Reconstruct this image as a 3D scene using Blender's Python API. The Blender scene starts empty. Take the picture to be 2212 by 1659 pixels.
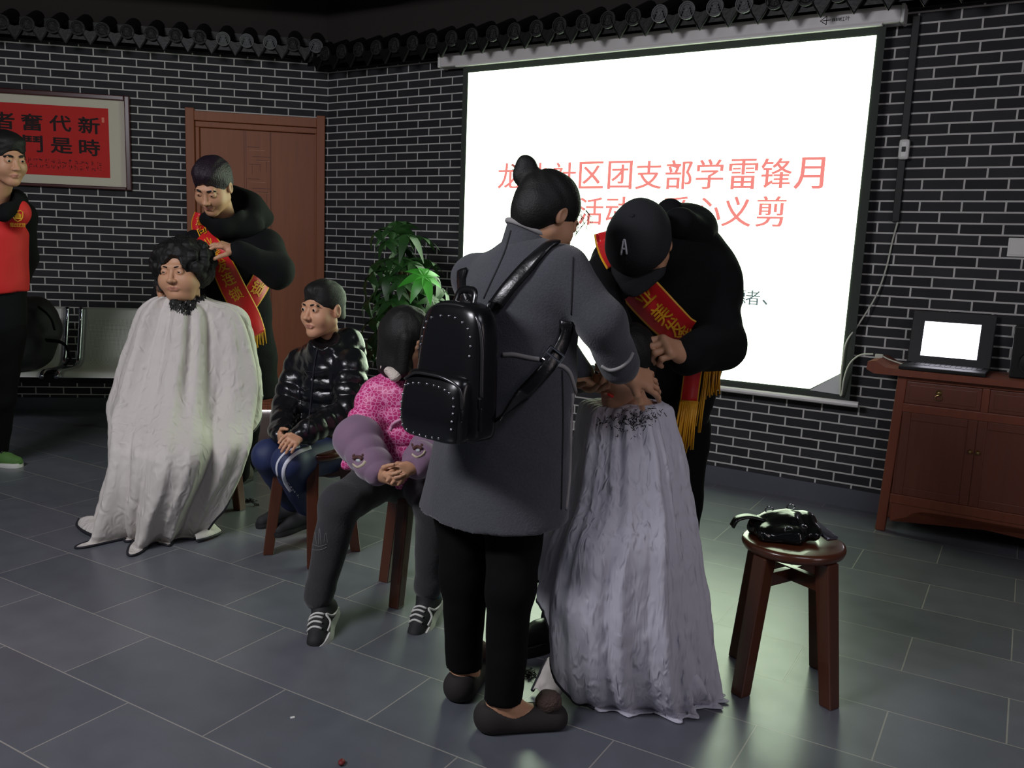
import bpy, bmesh, math, random
import numpy as np
from mathutils import Vector, Matrix
from mathutils.bvhtree import BVHTree

SC = bpy.context.scene
COL = SC.collection
PI = math.pi
rad = math.radians

# ------------------------------------------------------------------ camera
CAM_H = 1.27
FPX = 1878.8
PITCH, ROLL = rad(8.797), rad(2.208)
_fw = np.array([0, math.cos(PITCH), -math.sin(PITCH)])
_r0 = np.array([1.0, 0, 0])
_u0 = np.cross(_r0, _fw)
CRIGHT = _r0 * math.cos(ROLL) + _u0 * math.sin(ROLL)
CUP = -_r0 * math.sin(ROLL) + _u0 * math.cos(ROLL)
cam_data = bpy.data.cameras.new('camera')
cam_data.sensor_fit = 'HORIZONTAL'
cam_data.sensor_width = 36.0
cam_data.lens = FPX / 2212.0 * 36.0
cam_data.clip_start = 0.05
cam = bpy.data.objects.new('camera', cam_data)
COL.objects.link(cam)
_m = Matrix.Identity(4)
for _i in range(3):
    _m[_i][0], _m[_i][1], _m[_i][2] = CRIGHT[_i], CUP[_i], -_fw[_i]
_m[2][3] = CAM_H
cam.matrix_world = _m
SC.camera = cam

# ------------------------------------------------------------------ world, lights, exposure
SC.view_settings.view_transform = 'Standard'
SC.view_settings.look = 'None'
SC.view_settings.gamma = 1.0
SC.view_settings.use_curve_mapping = False
SC.view_settings.exposure = 0.0
world = bpy.data.worlds.new('room_ambient')
SC.world = world
world.use_nodes = True
world.node_tree.nodes['Background'].inputs[0].default_value = (0.80, 0.88, 1.0, 1)
world.node_tree.nodes['Background'].inputs[1].default_value = 0.043


def area_light(name, loc, target, size, size_y, power, color):
    d = bpy.data.lights.new(name, 'AREA')
    d.shape = 'RECTANGLE'
    d.size, d.size_y = size, size_y
    d.energy = power
    d.color = color
    o = bpy.data.objects.new(name, d)
    COL.objects.link(o)
    o.location = loc
    o.rotation_euler = (Vector(target) - Vector(loc)).to_track_quat('-Z', 'Y').to_euler()
    return o


# unseen ceiling lamps without fixtures, and daylight from the doorway on the right
area_light('ceiling_lamp_light', (-2.3, 0.9, 2.85), (-1.3, 3.6, 0.0), 1.4, 0.5, 112, (0.94, 0.94, 1.0))
area_light('second_ceiling_lamp_light', (1.2, 0.5, 2.85), (0.75, 2.4, 0.0), 1.2, 0.4, 15, (0.86, 0.88, 1.0))
area_light('doorway_daylight', (3.0, -0.2, 1.7), (1.5, 2.2, 0.0), 0.9, 1.6, 14, (1.0, 0.86, 0.88))

# ------------------------------------------------------------------ helpers
def at(x, y, Y):
    """world point at depth Y (metres into the room) seen at photo position x, y"""
    r = CRIGHT * ((x - 1106.0) / FPX) - CUP * ((y - 829.5) / FPX) + _fw
    t = Y / r[1]
    return np.array([r[0] * t, Y, CAM_H + r[2] * t])


def pix(p):
    q = np.array([p[0], p[1], p[2] - CAM_H])
    w = q @ _fw
    return 1106.0 + FPX * (q @ CRIGHT) / w, 829.5 - FPX * (q @ CUP) / w


def lin(c):
    c = c / 255.0
    return c / 12.92 if c <= 0.04045 else ((c + 0.055) / 1.055) ** 2.4


def rgb(r, g, b):
    return (lin(r), lin(g), lin(b), 1.0)


def mat(name, col, rough=0.6, metal=0.0, spec=0.5, bump=0.0, bscale=60.0, var=0.0, vscale=8.0, sheen=0.0,
        emit=None, estr=0.0, aniso=(1, 1, 1), coat=0.0, trans=0.0):
    m = bpy.data.materials.new(name)
    m.use_nodes = True
    nt = m.node_tree
    b = nt.nodes['Principled BSDF']
    b.inputs['Base Color'].default_value = col
    b.inputs['Roughness'].default_value = rough
    b.inputs['Metallic'].default_value = metal
    b.inputs['Specular IOR Level'].default_value = spec
    b.inputs['Sheen Weight'].default_value = sheen
    b.inputs['Coat Weight'].default_value = coat
    if emit:
        b.inputs['Emission Color'].default_value = emit
        b.inputs['Emission Strength'].default_value = estr
    tc = nt.nodes.new('ShaderNodeTexCoord')
    mp = nt.nodes.new('ShaderNodeMapping')
    mp.inputs['Scale'].default_value = aniso
    nt.links.new(tc.outputs['Object'], mp.inputs['Vector'])
    n = nt.nodes.new('ShaderNodeTexNoise')
    n.inputs['Scale'].default_value = vscale
    n.inputs['Detail'].default_value = 5
    nt.links.new(mp.outputs[0], n.inputs['Vector'])
    if var > 0:
        mr = nt.nodes.new('ShaderNodeMapRange')
        mr.inputs['To Min'].default_value = 1 - var
        mr.inputs['To Max'].default_value = 1 + var
        nt.links.new(n.outputs['Fac'], mr.inputs['Value'])
        mx = nt.nodes.new('ShaderNodeVectorMath')
        mx.operation = 'SCALE'
        mx.inputs[0].default_value = col[:3]
        nt.links.new(mr.outputs[0], mx.inputs['Scale'])
        nt.links.new(mx.outputs[0], b.inputs['Base Color'])
    if bump > 0:
        n2 = nt.nodes.new('ShaderNodeTexNoise')
        n2.inputs['Scale'].default_value = bscale
        n2.inputs['Detail'].default_value = 4
        nt.links.new(mp.outputs[0], n2.inputs['Vector'])
        bp = nt.nodes.new('ShaderNodeBump')
        bp.inputs['Strength'].default_value = bump
        bp.inputs['Distance'].default_value = 0.01
        nt.links.new(n2.outputs['Fac'], bp.inputs['Height'])
        nt.links.new(bp.outputs[0], b.inputs['Normal'])
    return m


def tag(o, label=None, cat=None, group=None, kind=None):
    if label: o['label'] = label
    if cat: o['category'] = cat
    if group: o['group'] = group
    if kind: o['kind'] = kind
    return o


def thing(name, label, cat, loc=(0, 0, 0), group=None, kind=None):
    o = bpy.data.objects.new(name, None)
    o.empty_display_size = 0.1
    COL.objects.link(o)
    o.location = loc
    return tag(o, label, cat, group, kind)


def link(name, me, m, parent=None, smooth=True, label=None):
    o = bpy.data.objects.new(name, me)
    COL.objects.link(o)
    if m is not None:
        for mm in (m if isinstance(m, (list, tuple)) else [m]):
            me.materials.append(mm)
    if smooth:
        me.polygons.foreach_set('use_smooth', [True] * len(me.polygons))
    if parent is not None:
        o.parent = parent
        # geometry is written in world coordinates; keep it there
        if parent.parent is None:
            o.matrix_parent_inverse = Matrix.Translation(-parent.location)
    if label: o['label'] = label
    return o


def mesh_np(V, Fq, name='m'):
    me = bpy.data.meshes.new(name)
    V = np.asarray(V, dtype=np.float32)
    Fq = np.asarray(Fq, dtype=np.int32)
    k = Fq.shape[1]
    me.vertices.add(len(V))
    me.vertices.foreach_set('co', V.ravel())
    me.loops.add(Fq.size)
    me.loops.foreach_set('vertex_index', Fq.ravel())
    me.polygons.add(len(Fq))
    me.polygons.foreach_set('loop_start', np.arange(0, Fq.size, k, dtype=np.int32))
    me.polygons.foreach_set('loop_total', np.full(len(Fq), k, dtype=np.int32))
    me.update(calc_edges=True)
    me.validate()
    return me


def bm_obj(name, bm, m, parent=None, smooth=False, label=None):
    bmesh.ops.recalc_face_normals(bm, faces=bm.faces)
    me = bpy.data.meshes.new(name)
    bm.to_mesh(me)
    bm.free()
    return link(name, me, m, parent, smooth, label)


def fr(c=(0, 0, 0), ux=(1, 0, 0), uy=(0, 1, 0), uz=None):
    """frame matrix with given origin and axes"""
    ux = Vector(ux).normalized()
    uy = Vector(uy).normalized()
    uz = ux.cross(uy).normalized() if uz is None else Vector(uz).normalized()
    M = Matrix.Identity(4)
    for i in range(3):
        M[i][0], M[i][1], M[i][2], M[i][3] = ux[i], uy[i], uz[i], c[i]
    return M


def bx(bm, lo, hi, M=None, bevel=0.0, mi=0):
    """axis box lo..hi in the frame M"""
    r = bmesh.ops.create_cube(bm, size=1.0)
    vs = r['verts']
    for v in vs:
        v.co = Vector([lo[i] + (v.co[i] + 0.5) * (hi[i] - lo[i]) for i in range(3)])
    fs = list({f for v in vs for f in v.link_faces})
    if bevel > 0:
        es = list({e for v in vs for e in v.link_edges})
        q = bmesh.ops.bevel(bm, geom=es, offset=bevel, segments=2, profile=0.6, affect='EDGES')
        vs = list({v for f in q['faces'] for v in f.verts} | {v for v in vs if v.is_valid})
        fs = list({f for v in vs for f in v.link_faces})
    for f in fs: f.material_index = mi
    if M is not None:
        for v in vs: v.co = M @ v.co
    return vs


def tube(bm, pts, r, n=8, cap=True, mi=0, flat=1.0, up=None):
    """sweep a round (or flattened) section along pts; r scalar or list"""
    P = [Vector(p) for p in pts]
    rs = r if isinstance(r, (list, tuple, np.ndarray)) else [r] * len(P)
    rings = []
    ref = Vector(up) if up is not None else None
    prev = None
    for i, p in enumerate(P):
        d = (P[min(i + 1, len(P) - 1)] - P[max(i - 1, 0)])
        if d.length < 1e-9: d = Vector((0, 0, 1))
        d.normalize()
        if ref is not None:
            a = ref - d * ref.dot(d)
        elif prev is None:
            a = d.orthogonal()
        else:
            a = prev - d * prev.dot(d)
        if a.length < 1e-6: a = d.orthogonal()
        a.normalize()
        prev = a
        b = d.cross(a)
        rings.append([bm.verts.new(p + a * (math.cos(2 * PI * k / n) * rs[i] * flat) + b * (math.sin(2 * PI * k / n) * rs[i])) for k in range(n)])
    for i in range(len(rings) - 1):
        for k in range(n):
            f = bm.faces.new([rings[i][k], rings[i][(k + 1) % n], rings[i + 1][(k + 1) % n], rings[i + 1][k]])
            f.material_index = mi
    if cap:
        for q in (rings[0][::-1], rings[-1]):
            f = bm.faces.new(q)
            f.material_index = mi
    return rings


def spline(pts, n=8):
    """Catmull-Rom through pts"""
    P = [np.array(p, float) for p in pts]
    if len(P) < 3:
        return [P[0] + (P[-1] - P[0]) * t for t in np.linspace(0, 1, n + 1)]
    E = [2 * P[0] - P[1]] + P + [2 * P[-1] - P[-2]]
    out = []
    for i in range(1, len(E) - 2):
        for k in range(n):
            t = k / n
            out.append(0.5 * ((2 * E[i]) + (E[i + 1] - E[i - 1]) * t + (2 * E[i - 1] - 5 * E[i] + 4 * E[i + 1] - E[i + 2]) * t * t
                              + (3 * E[i] - E[i - 1] - 3 * E[i + 1] + E[i + 2]) * t ** 3))
    out.append(P[-1])
    return out


def lathe(bm, prof, n=24, M=None, mi=0):
    rings = []
    for r, z in prof:
        rings.append([bm.verts.new(Vector((r * math.cos(2 * PI * k / n), r * math.sin(2 * PI * k / n), z))) for k in range(n)])
    for i in range(len(rings) - 1):
        for k in range(n):
            f = bm.faces.new([rings[i][k], rings[i][(k + 1) % n], rings[i + 1][(k + 1) % n], rings[i + 1][k]])
            f.material_index = mi
    for q in (rings[0][::-1], rings[-1]):
        if abs(q[0].co.x) + abs(q[0].co.y) > 1e-6:
            f = bm.faces.new(q)
            f.material_index = mi
    if M is not None:
        for rg in rings:
            for v in rg: v.co = M @ v.co


def ball(bm, c, r, seg=10, M=None, mi=0):
    q = bmesh.ops.create_uvsphere(bm, u_segments=seg, v_segments=max(4, seg * 2 // 3), radius=1.0)
    for v in q['verts']:
        p = Vector((v.co.x * r[0], v.co.y * r[1], v.co.z * r[2])) if isinstance(r, (tuple, list)) else v.co * r
        if M is not None: p = M.to_3x3() @ p
        v.co = p + Vector(c)
    for f in {f for v in q['verts'] for f in v.link_faces}: f.material_index = mi


def glyphs(text, weight=0.0):
    """outline mesh of a text in the built-in font: verts (n,2) at em size 1, polygons"""
    cu = bpy.data.curves.new('glyph', 'FONT')
    cu.body = text
    cu.offset = weight
    cu.resolution_u = 3
    o = bpy.data.objects.new('glyph', cu)
    COL.objects.link(o)
    bpy.context.view_layer.update()
    me = bpy.data.meshes.new_from_object(o.evaluated_get(bpy.context.evaluated_depsgraph_get()))
    V = np.array([v.co[:2] for v in me.vertices]) if len(me.vertices) else np.zeros((0, 2))
    Fs = [tuple(p.vertices) for p in me.polygons]
    bpy.data.objects.remove(o)
    bpy.data.curves.remove(cu)
    bpy.data.meshes.remove(me)
    return V, Fs


def glyph_bm(bm, ch, fn, size, weight=0.0, mi=0):
    """one character centred on 0,0; fn maps (u,v) in metres to a world point"""
    V, Fs = glyphs(ch, weight)
    if not len(V): return
    c = (V.max(0) + V.min(0)) / 2
    ext = max((V.max(0) - V.min(0)).max(), 0.35)
    s = size / max(ext, 0.8)
    vs = [bm.verts.new(Vector(fn((v[0] - c[0]) * s, (v[1] - c[1]) * s))) for v in V]
    for f in Fs:
        try:
            bm.faces.new([vs[i] for i in f]).material_index = mi
        except ValueError:
            pass


# ------------------------------------------------------------------ signed-distance modelling (continuous organic surfaces)
def surface_nets(F, ax):
    X, Y, Z = ax
    nx, ny, nz = F.shape
    s = F < 0
    cnt = np.zeros((nx - 1, ny - 1, nz - 1), np.int8)
    for i in (0, 1):
        for j in (0, 1):
            for k in (0, 1):
                cnt += s[i:nx - 1 + i, j:ny - 1 + j, k:nz - 1 + k]
    mask = (cnt > 0) & (cnt < 8)
    I, J, K = np.nonzero(mask)
    idx = np.full(mask.shape, -1, np.int32)
    idx[mask] = np.arange(len(I))
    acc = np.zeros((len(I), 3))
    num = np.zeros(len(I))
    cor = [(i, j, k) for i in (0, 1) for j in (0, 1) for k in (0, 1)]
    for a in cor:
        for d in range(3):
            if a[d] == 1: continue
            b = list(a); b[d] = 1
            fa = F[I + a[0], J + a[1], K + a[2]]
            fb = F[I + b[0], J + b[1], K + b[2]]
            c = (fa < 0) != (fb < 0)
            t = fa[c] / (fa[c] - fb[c])
            pa = np.stack([X[I[c] + a[0]], Y[J[c] + a[1]], Z[K[c] + a[2]]], 1)
            pb = np.stack([X[I[c] + b[0]], Y[J[c] + b[1]], Z[K[c] + b[2]]], 1)
            acc[c] += pa + (pb - pa) * t[:, None]
            num[c] += 1
    V = acc / num[:, None]
    quads = []
    for d in range(3):
        lo = [slice(1, -1)] * 3
        lo[d] = slice(0, -1)
        hi = [slice(1, -1)] * 3
        hi[d] = slice(1, None)
        A, B = s[tuple(lo)], s[tuple(hi)]
        e = np.nonzero(A != B)
        off = [1, 1, 1]; off[d] = 0
        i, j, k = (e[0] + off[0], e[1] + off[1], e[2] + off[2])
        e1, e2 = [(1, 2), (2, 0), (0, 1)][d]

        def cell(u, v):
            q = [i.copy(), j.copy(), k.copy()]
            q[e1] -= u; q[e2] -= v
            return idx[q[0], q[1], q[2]]
        Q = np.stack([cell(1, 1), cell(0, 1), cell(0, 0), cell(1, 0)], 1)
        fl = ~A[e]
        Q[fl] = Q[fl][:, ::-1]
        quads.append(Q)
    return V, np.concatenate(quads)


def waves(P, f, seed, n=5):
    """cheap smooth pseudo-noise in -1..1 on points P (...,3)"""
    rg = np.random.RandomState(seed)
    o = 0
    for _ in range(n):
        d = rg.normal(size=3); d /= np.linalg.norm(d)
        e = rg.normal(size=3); e /= np.linalg.norm(e)
        ff = f * rg.uniform(0.6, 1.6)
        o = o + np.sin((P @ d) * ff + rg.uniform(0, 6) + 1.6 * np.sin((P @ e) * ff * 0.55 + rg.uniform(0, 6)))
    return o / n


class SDF:
    def __init__(s):
        s.pr = []
        s.fine = []

    def cap(s, a, b, ra, rb=None, k=0.02, sub=False, flat=None, mod=None):
        s.pr.append(('c', np.array(a, float), np.array(b, float), ra, ra if rb is None else rb, k, sub, flat, mod))
        return s

    def chain(s, pts, rs, k=0.02, flat=None):
        for i in range(len(pts) - 1):
            s.cap(pts[i], pts[i + 1], rs[i], rs[i + 1], k, flat=flat)
        return s

    def ell(s, c, r, R=None, k=0.02, sub=False):
        s.pr.append(('e', np.array(c, float), np.array(r, float), np.eye(3) if R is None else np.array(R), k, sub))
        return s

    def cut(s, p, n, k=0.004):
        """remove everything on the side n points to"""
        n = np.array(n, float)
        s.pr.append(('p', np.array(p, float), n / np.linalg.norm(n), k))
        return s

    def disp(s, fn, c=None, r=None):
        s.pr.append(('d', fn, c, r))
        return s

    def bounds(s):
        lo, hi = [], []
        for q in s.pr:
            if q[0] == 'c' and not q[6]:
                f = max(1.0, q[7][1]) if q[7] else 1.0
                r = max(q[3], q[4]) * f + 0.03
                lo.append(np.minimum(q[1], q[2]) - r); hi.append(np.maximum(q[1], q[2]) + r)
            elif q[0] == 'e' and not q[5]:
                e = np.sqrt(((q[3] * q[2]) ** 2).sum(1)) + 0.03
                lo.append(q[1] - e); hi.append(q[1] + e)
        return np.min(lo, 0), np.max(hi, 0)

    def axes(s, res, lo, hi):
        ax = []
        for d in range(3):
            fi = sorted([(c[d] - r, c[d] + r, fr_) for c, r, fr_ in s.fine])
            v, out = lo[d], []
            while v < hi[d] + res:
                out.append(v)
                st = res
                for a, b, q in fi:
                    if a <= v <= b: st = min(st, q)
                    elif v < a < v + st: st = min(st, max(a - v, q))
                v += st
            ax.append(np.array(out))
        return ax

    def mesh(s, res=0.008):
        lo, hi = s.bounds()
        ax = s.axes(res, lo, hi)
        F = np.full([len(a) for a in ax], 0.5, np.float32)

        def block(c0, c1):
            sl, g = [], []
            for d in range(3):
                i0 = max(0, np.searchsorted(ax[d], c0[d]) - 1)
                i1 = min(len(ax[d]), np.searchsorted(ax[d], c1[d]) + 1)
                sl.append(slice(i0, i1)); g.append(ax[d][i0:i1])
            return tuple(sl), g

        for q in s.pr:
            if q[0] == 'c':
                _, a, b, ra, rb, k, sub, flat, mod = q
                fm = max(1.0, flat[1]) if flat else 1.0
                e = max(ra, rb) * fm + k + 0.035
                sl, g = block(np.minimum(a, b) - e, np.maximum(a, b) + e)
                if min(len(x) for x in g) == 0: continue
                GX, GY, GZ = np.meshgrid(*g, indexing='ij', sparse=True)
                ab = b - a
                L2 = max(ab @ ab, 1e-9)
                t = np.clip(((GX - a[0]) * ab[0] + (GY - a[1]) * ab[1] + (GZ - a[2]) * ab[2]) / L2, 0, 1)
                qx, qy, qz = GX - a[0] - t * ab[0], GY - a[1] - t * ab[1], GZ - a[2] - t * ab[2]
                d2 = qx * qx + qy * qy + qz * qz
                if flat:
                    n = np.array(flat[0], float); n /= np.linalg.norm(n)
                    qn = qx * n[0] + qy * n[1] + qz * n[2]
                    d2 = d2 + qn * qn * (1.0 / flat[1] ** 2 - 1.0)
                r = ra + (rb - ra) * t
                if mod is not None: r = r + mod(t)
                D = np.sqrt(np.maximum(d2, 1e-12)) - r
            elif q[0] == 'e':
                _, c, r, R, k, sub = q
                e = np.sqrt(((R * r) ** 2).sum(1)) + k + 0.035
                sl, g = block(c - e, c + e)
                if min(len(x) for x in g) == 0: continue
                GX, GY, GZ = np.meshgrid(*g, indexing='ij', sparse=True)
                p = [(GX - c[0]) * R[0, i] + (GY - c[1]) * R[1, i] + (GZ - c[2]) * R[2, i] for i in range(3)]
                k0 = np.sqrt(sum((p[i] / r[i]) ** 2 for i in range(3)))
                k1 = np.sqrt(sum((p[i] / r[i] ** 2) ** 2 for i in range(3)))
                D = k0 * (k0 - 1) / np.maximum(k1, 1e-6)
            elif q[0] == 'p':
                _, p, n, k = q
                GX, GY, GZ = np.meshgrid(*ax, indexing='ij', sparse=True)
                D = (GX - p[0]) * n[0] + (GY - p[1]) * n[1] + (GZ - p[2]) * n[2]
                F = np.maximum(F, D).astype(np.float32)
                continue
            else:
                _, fn, c, r = q
                if c is None:
                    sl, g = block(lo - 1, hi + 1)
                else:
                    sl, g = block(np.array(c) - r, np.array(c) + r)
                B = F[sl]
                nr = np.abs(B) < 0.05
                ii = np.nonzero(nr)
                P = np.stack([g[0][ii[0]], g[1][ii[1]], g[2][ii[2]]], 1)
                B[ii] += fn(P).astype(np.float32)
                continue
            B = F[sl]
            if sub:
                D = -D
                h = np.clip(0.5 - 0.5 * (B - D) / max(k, 1e-6), 0, 1)
                F[sl] = B * (1 - h) + D * h + k * h * (1 - h)
            else:
                h = np.clip(0.5 + 0.5 * (B - D) / max(k, 1e-6), 0, 1)
                F[sl] = B * (1 - h) + D * h - k * h * (1 - h)
        # close the borders
        for d in range(3):
            for e in (0, -1):
                sl = [slice(None)] * 3; sl[d] = e
                F[tuple(sl)] = np.maximum(F[tuple(sl)], 0.01)
        return surface_nets(F, ax)

    def obj(s, name, m, parent=None, res=0.008, label=None):
        V, Q = s.mesh(res)
        return link(name, mesh_np(V, Q, name), m, parent, True, label)


def tree_of(S, res=0.012):
    V, Q = S.mesh(res)
    return BVHTree.FromPolygons([Vector(v) for v in V], [tuple(q) for q in Q.tolist()])


def bvh(*objs):
    vs, fs = [], []
    for o in objs:
        n = len(vs)
        vs += [v.co.copy() for v in o.data.vertices]
        fs += [[i + n for i in p.vertices] for p in o.data.polygons]
    return BVHTree.FromPolygons(vs, fs)


def on(tree, x, y, off=0.0):
    """point and normal on a built surface seen at photo position x, y (None when missed)"""
    r = CRIGHT * ((x - 1106.0) / FPX) - CUP * ((y - 829.5) / FPX) + _fw
    h = tree.ray_cast(Vector((0, 0, CAM_H)), Vector(r).normalized())
    if h[0] is None: return None
    n = h[1] if h[1].dot(Vector(r)) < 0 else -h[1]
    return h[0] + n * off, n


def surf_line(tree, pts, off=0.003, n=6):
    """curve lying on a built surface through the photo positions pts"""
    out = []
    for q in spline([(a, b, 0) for a, b in pts], n):
        h = on(tree, q[0], q[1], off)
        if h: out.append(h[0])
    return out


def piping(name, tree, pts, r, m, parent, off=0.001, label=None, n=6):
    L = surf_line(tree, pts, off, n)
    if len(L) < 2: return None
    bm = bmesh.new()
    tube(bm, L, r, 6)
    return bm_obj(name, bm, m, parent, True, label)


def ribbon(name, tree, path, widths, m, parent, off=0.006, n=8, cols=5, edge=None, thick=0.002, edge_cols=1, mi_edge=1):
    """a flat band lying on a built surface: path = photo positions of its middle, widths in photo pixels.
    returns object and a function (s along 0..1, t across -1..1, lift) -> world"""
    C = np.array(spline([(a, b, w) for (a, b), w in zip(path, widths)], n))
    T = np.gradient(C[:, :2], axis=0)
    T /= np.linalg.norm(T, axis=1)[:, None]
    N2 = np.stack([-T[:, 1], T[:, 0]], 1)
    G = np.zeros((len(C), cols, 3))
    D = np.full((len(C), cols), np.nan)
    for i in range(len(C)):
        for j in range(cols):
            q = C[i, :2] + N2[i] * (C[i, 2] * 0.5 * (j / (cols - 1) * 2 - 1))
            h = on(tree, q[0], q[1], off)
            if h: D[i, j] = h[0][1]
    # fill misses from neighbours, then smooth so the cloth bridges small dents
    ok = ~np.isnan(D)
    if not ok.any(): return None, None
    for _ in range(60):
        if ok.all(): break
        E = D.copy()
        for i in range(len(C)):
            for j in range(cols):
                if not ok[i, j]:
                    nb = [D[a, b] for a, b in ((i - 1, j), (i + 1, j), (i, j - 1), (i, j + 1)) if 0 <= a < len(C) and 0 <= b < cols and ok[a, b]]
                    if nb: E[i, j] = np.mean(nb)
        D = E
        ok = ~np.isnan(D)
    for _ in range(2):
        P = np.pad(D, 1, mode='edge')
        A = (P[:-2, 1:-1] + P[2:, 1:-1] + P[1:-1, :-2] + P[1:-1, 2:]) / 4
        D = np.minimum(D, 0.5 * D + 0.5 * A)
    for i in range(len(C)):
        for j in range(cols):
            q = C[i, :2] + N2[i] * (C[i, 2] * 0.5 * (j / (cols - 1) * 2 - 1))
            G[i, j] = at(q[0], q[1], D[i, j])
    bm = bmesh.new()
    vs = [[bm.verts.new(Vector(G[i, j])) for j in range(cols)] for i in range(len(C))]
    for i in range(len(C) - 1):
        for j in range(cols - 1):
            f = bm.faces.new([vs[i][j], vs[i][j + 1], vs[i + 1][j + 1], vs[i + 1][j]])
            f.material_index = mi_edge if edge and (j < edge_cols or j >= cols - 1 - edge_cols) else 0
    me = bpy.data.meshes.new(name)
    bm.to_mesh(me); bm.free()
    o = link(name, me, m, parent, True)
    sm = o.modifiers.new('thickness', 'SOLIDIFY')
    sm.thickness = thick
    sm.offset = 0

    def f(s, t, lift=0.0):
        u = min(max(s, 0), 1) * (len(C) - 1); i = min(int(u), len(C) - 2); u -= i
        w = (min(max(t, -1), 1) * 0.5 + 0.5) * (cols - 1); j = min(int(w), cols - 2); w -= j
        p = (G[i, j] * (1 - w) + G[i, j + 1] * w) * (1 - u) + (G[i + 1, j] * (1 - w) + G[i + 1, j + 1] * w) * u
        nn = np.cross(G[i + 1, j] - G[i, j], G[i, j + 1] - G[i, j])
        nn /= max(np.linalg.norm(nn), 1e-9)
        if nn @ (p - [0, 0, CAM_H]) > 0: nn = -nn
        return p + nn * lift
    L = np.linalg.norm(np.diff(G[:, cols // 2], axis=0), axis=1).sum()
    W = np.linalg.norm(G[len(C) // 2, -1] - G[len(C) // 2, 0])
    return o, (f, L, W)


def band_text(name, band, chars, m, parent, size=0.8, lift=0.004, weight=0.02, ang=0.0, flip=1):
    """characters along a band: chars = [(character, position along 0..1)]"""
    f, L, W = band
    bm = bmesh.new()
    ca, sa = math.cos(ang), math.sin(ang)
    for ch, s in chars:
        glyph_bm(bm, ch, lambda u, v: f(s - (v * ca + u * sa) / L, flip * (u * ca - v * sa) / (W / 2), lift), W * size, weight)
    return bm_obj(name, bm, m, parent, False)

# ------------------------------------------------------------------ wall frames (the two brick walls meet at 137 degrees)
CORN = np.array([-1.391, 6.443])
AA, AB = rad(10.078), rad(32.379)
DA, NA = np.array([-math.cos(AA), -math.sin(AA)]), np.array([math.sin(AA), -math.cos(AA)])
DB, NB = np.array([math.cos(AB), -math.sin(AB)]), np.array([-math.sin(AB), -math.cos(AB)])
FA = fr((CORN[0], CORN[1], 0), (DA[0], DA[1], 0), (NA[0], NA[1], 0), (0, 0, 1))   # x along wall to the left, y out into the room
FB = fr((CORN[0], CORN[1], 0), (DB[0], DB[1], 0), (NB[0], NB[1], 0), (0, 0, 1))   # x along wall to the right


def hit(side, x, y, off=0.0):
    d, n = (DA, NA) if side == 'A' else (DB, NB)
    c = CORN + n * off
    r = CRIGHT * ((x - 1106.0) / FPX) - CUP * ((y - 829.5) / FPX) + _fw
    t, s = np.linalg.solve(np.array([[r[0], -d[0]], [r[1], -d[1]]]), c)
    return s, CAM_H + r[2] * t


# ------------------------------------------------------------------ surface materials
def brick_mat(name, c1, c2, mortar, bw, bh, ms, offset=0.5, rough=0.8, bumpd=0.003, rvar=0.0, noise_amt=0.25, spec=0.3):
    m = bpy.data.materials.new(name)
    m.use_nodes = True
    nt = m.node_tree
    b = nt.nodes['Principled BSDF']
    b.inputs['Specular IOR Level'].default_value = spec
    uv = nt.nodes.new('ShaderNodeUVMap')
    br = nt.nodes.new('ShaderNodeTexBrick')
    br.offset = offset
    br.inputs['Scale'].default_value = 1.0
    br.inputs['Brick Width'].default_value = bw
    br.inputs['Row Height'].default_value = bh
    br.inputs['Mortar Size'].default_value = ms
    br.inputs['Mortar Smooth'].default_value = 0.15
    br.inputs['Bias'].default_value = 0.0
    br.inputs['Color1'].default_value = c1
    br.inputs['Color2'].default_value = c2
    br.inputs['Mortar'].default_value = mortar
    nt.links.new(uv.outputs[0], br.inputs['Vector'])
    n = nt.nodes.new('ShaderNodeTexNoise')
    n.inputs['Scale'].default_value = 9.0
    n.inputs['Detail'].default_value = 6
    nt.links.new(uv.outputs[0], n.inputs['Vector'])
    mr = nt.nodes.new('ShaderNodeMapRange')
    mr.inputs['To Min'].default_value = 1 - noise_amt
    mr.inputs['To Max'].default_value = 1 + noise_amt
    nt.links.new(n.outputs['Fac'], mr.inputs['Value'])
    sc = nt.nodes.new('ShaderNodeVectorMath')
    sc.operation = 'SCALE'
    nt.links.new(br.outputs['Color'], sc.inputs[0])
    nt.links.new(mr.outputs[0], sc.inputs['Scale'])
    nt.links.new(sc.outputs[0], b.inputs['Base Color'])
    n2 = nt.nodes.new('ShaderNodeTexNoise')
    n2.inputs['Scale'].default_value = 30.0
    n2.inputs['Detail'].default_value = 5
    nt.links.new(uv.outputs[0], n2.inputs['Vector'])
    r2 = nt.nodes.new('ShaderNodeMapRange')
    r2.inputs['To Min'].default_value = rough - rvar
    r2.inputs['To Max'].default_value = rough + rvar
    nt.links.new(n.outputs['Fac'], r2.inputs['Value'])
    nt.links.new(r2.outputs[0], b.inputs['Roughness'])
    ad = nt.nodes.new('ShaderNodeMath')
    ad.operation = 'MULTIPLY_ADD'
    ad.inputs[1].default_value = -1.0
    nt.links.new(br.outputs['Fac'], ad.inputs[0])
    m3 = nt.nodes.new('ShaderNodeMath')
    m3.operation = 'MULTIPLY'
    m3.inputs[1].default_value = 0.35
    nt.links.new(n2.outputs['Fac'], m3.inputs[0])
    nt.links.new(m3.outputs[0], ad.inputs[2])
    bp = nt.nodes.new('ShaderNodeBump')
    bp.inputs['Distance'].default_value = bumpd
    bp.inputs['Strength'].default_value = 0.6
    nt.links.new(ad.outputs[0], bp.inputs['Height'])
    nt.links.new(bp.outputs[0], b.inputs['Normal'])
    return m


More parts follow.
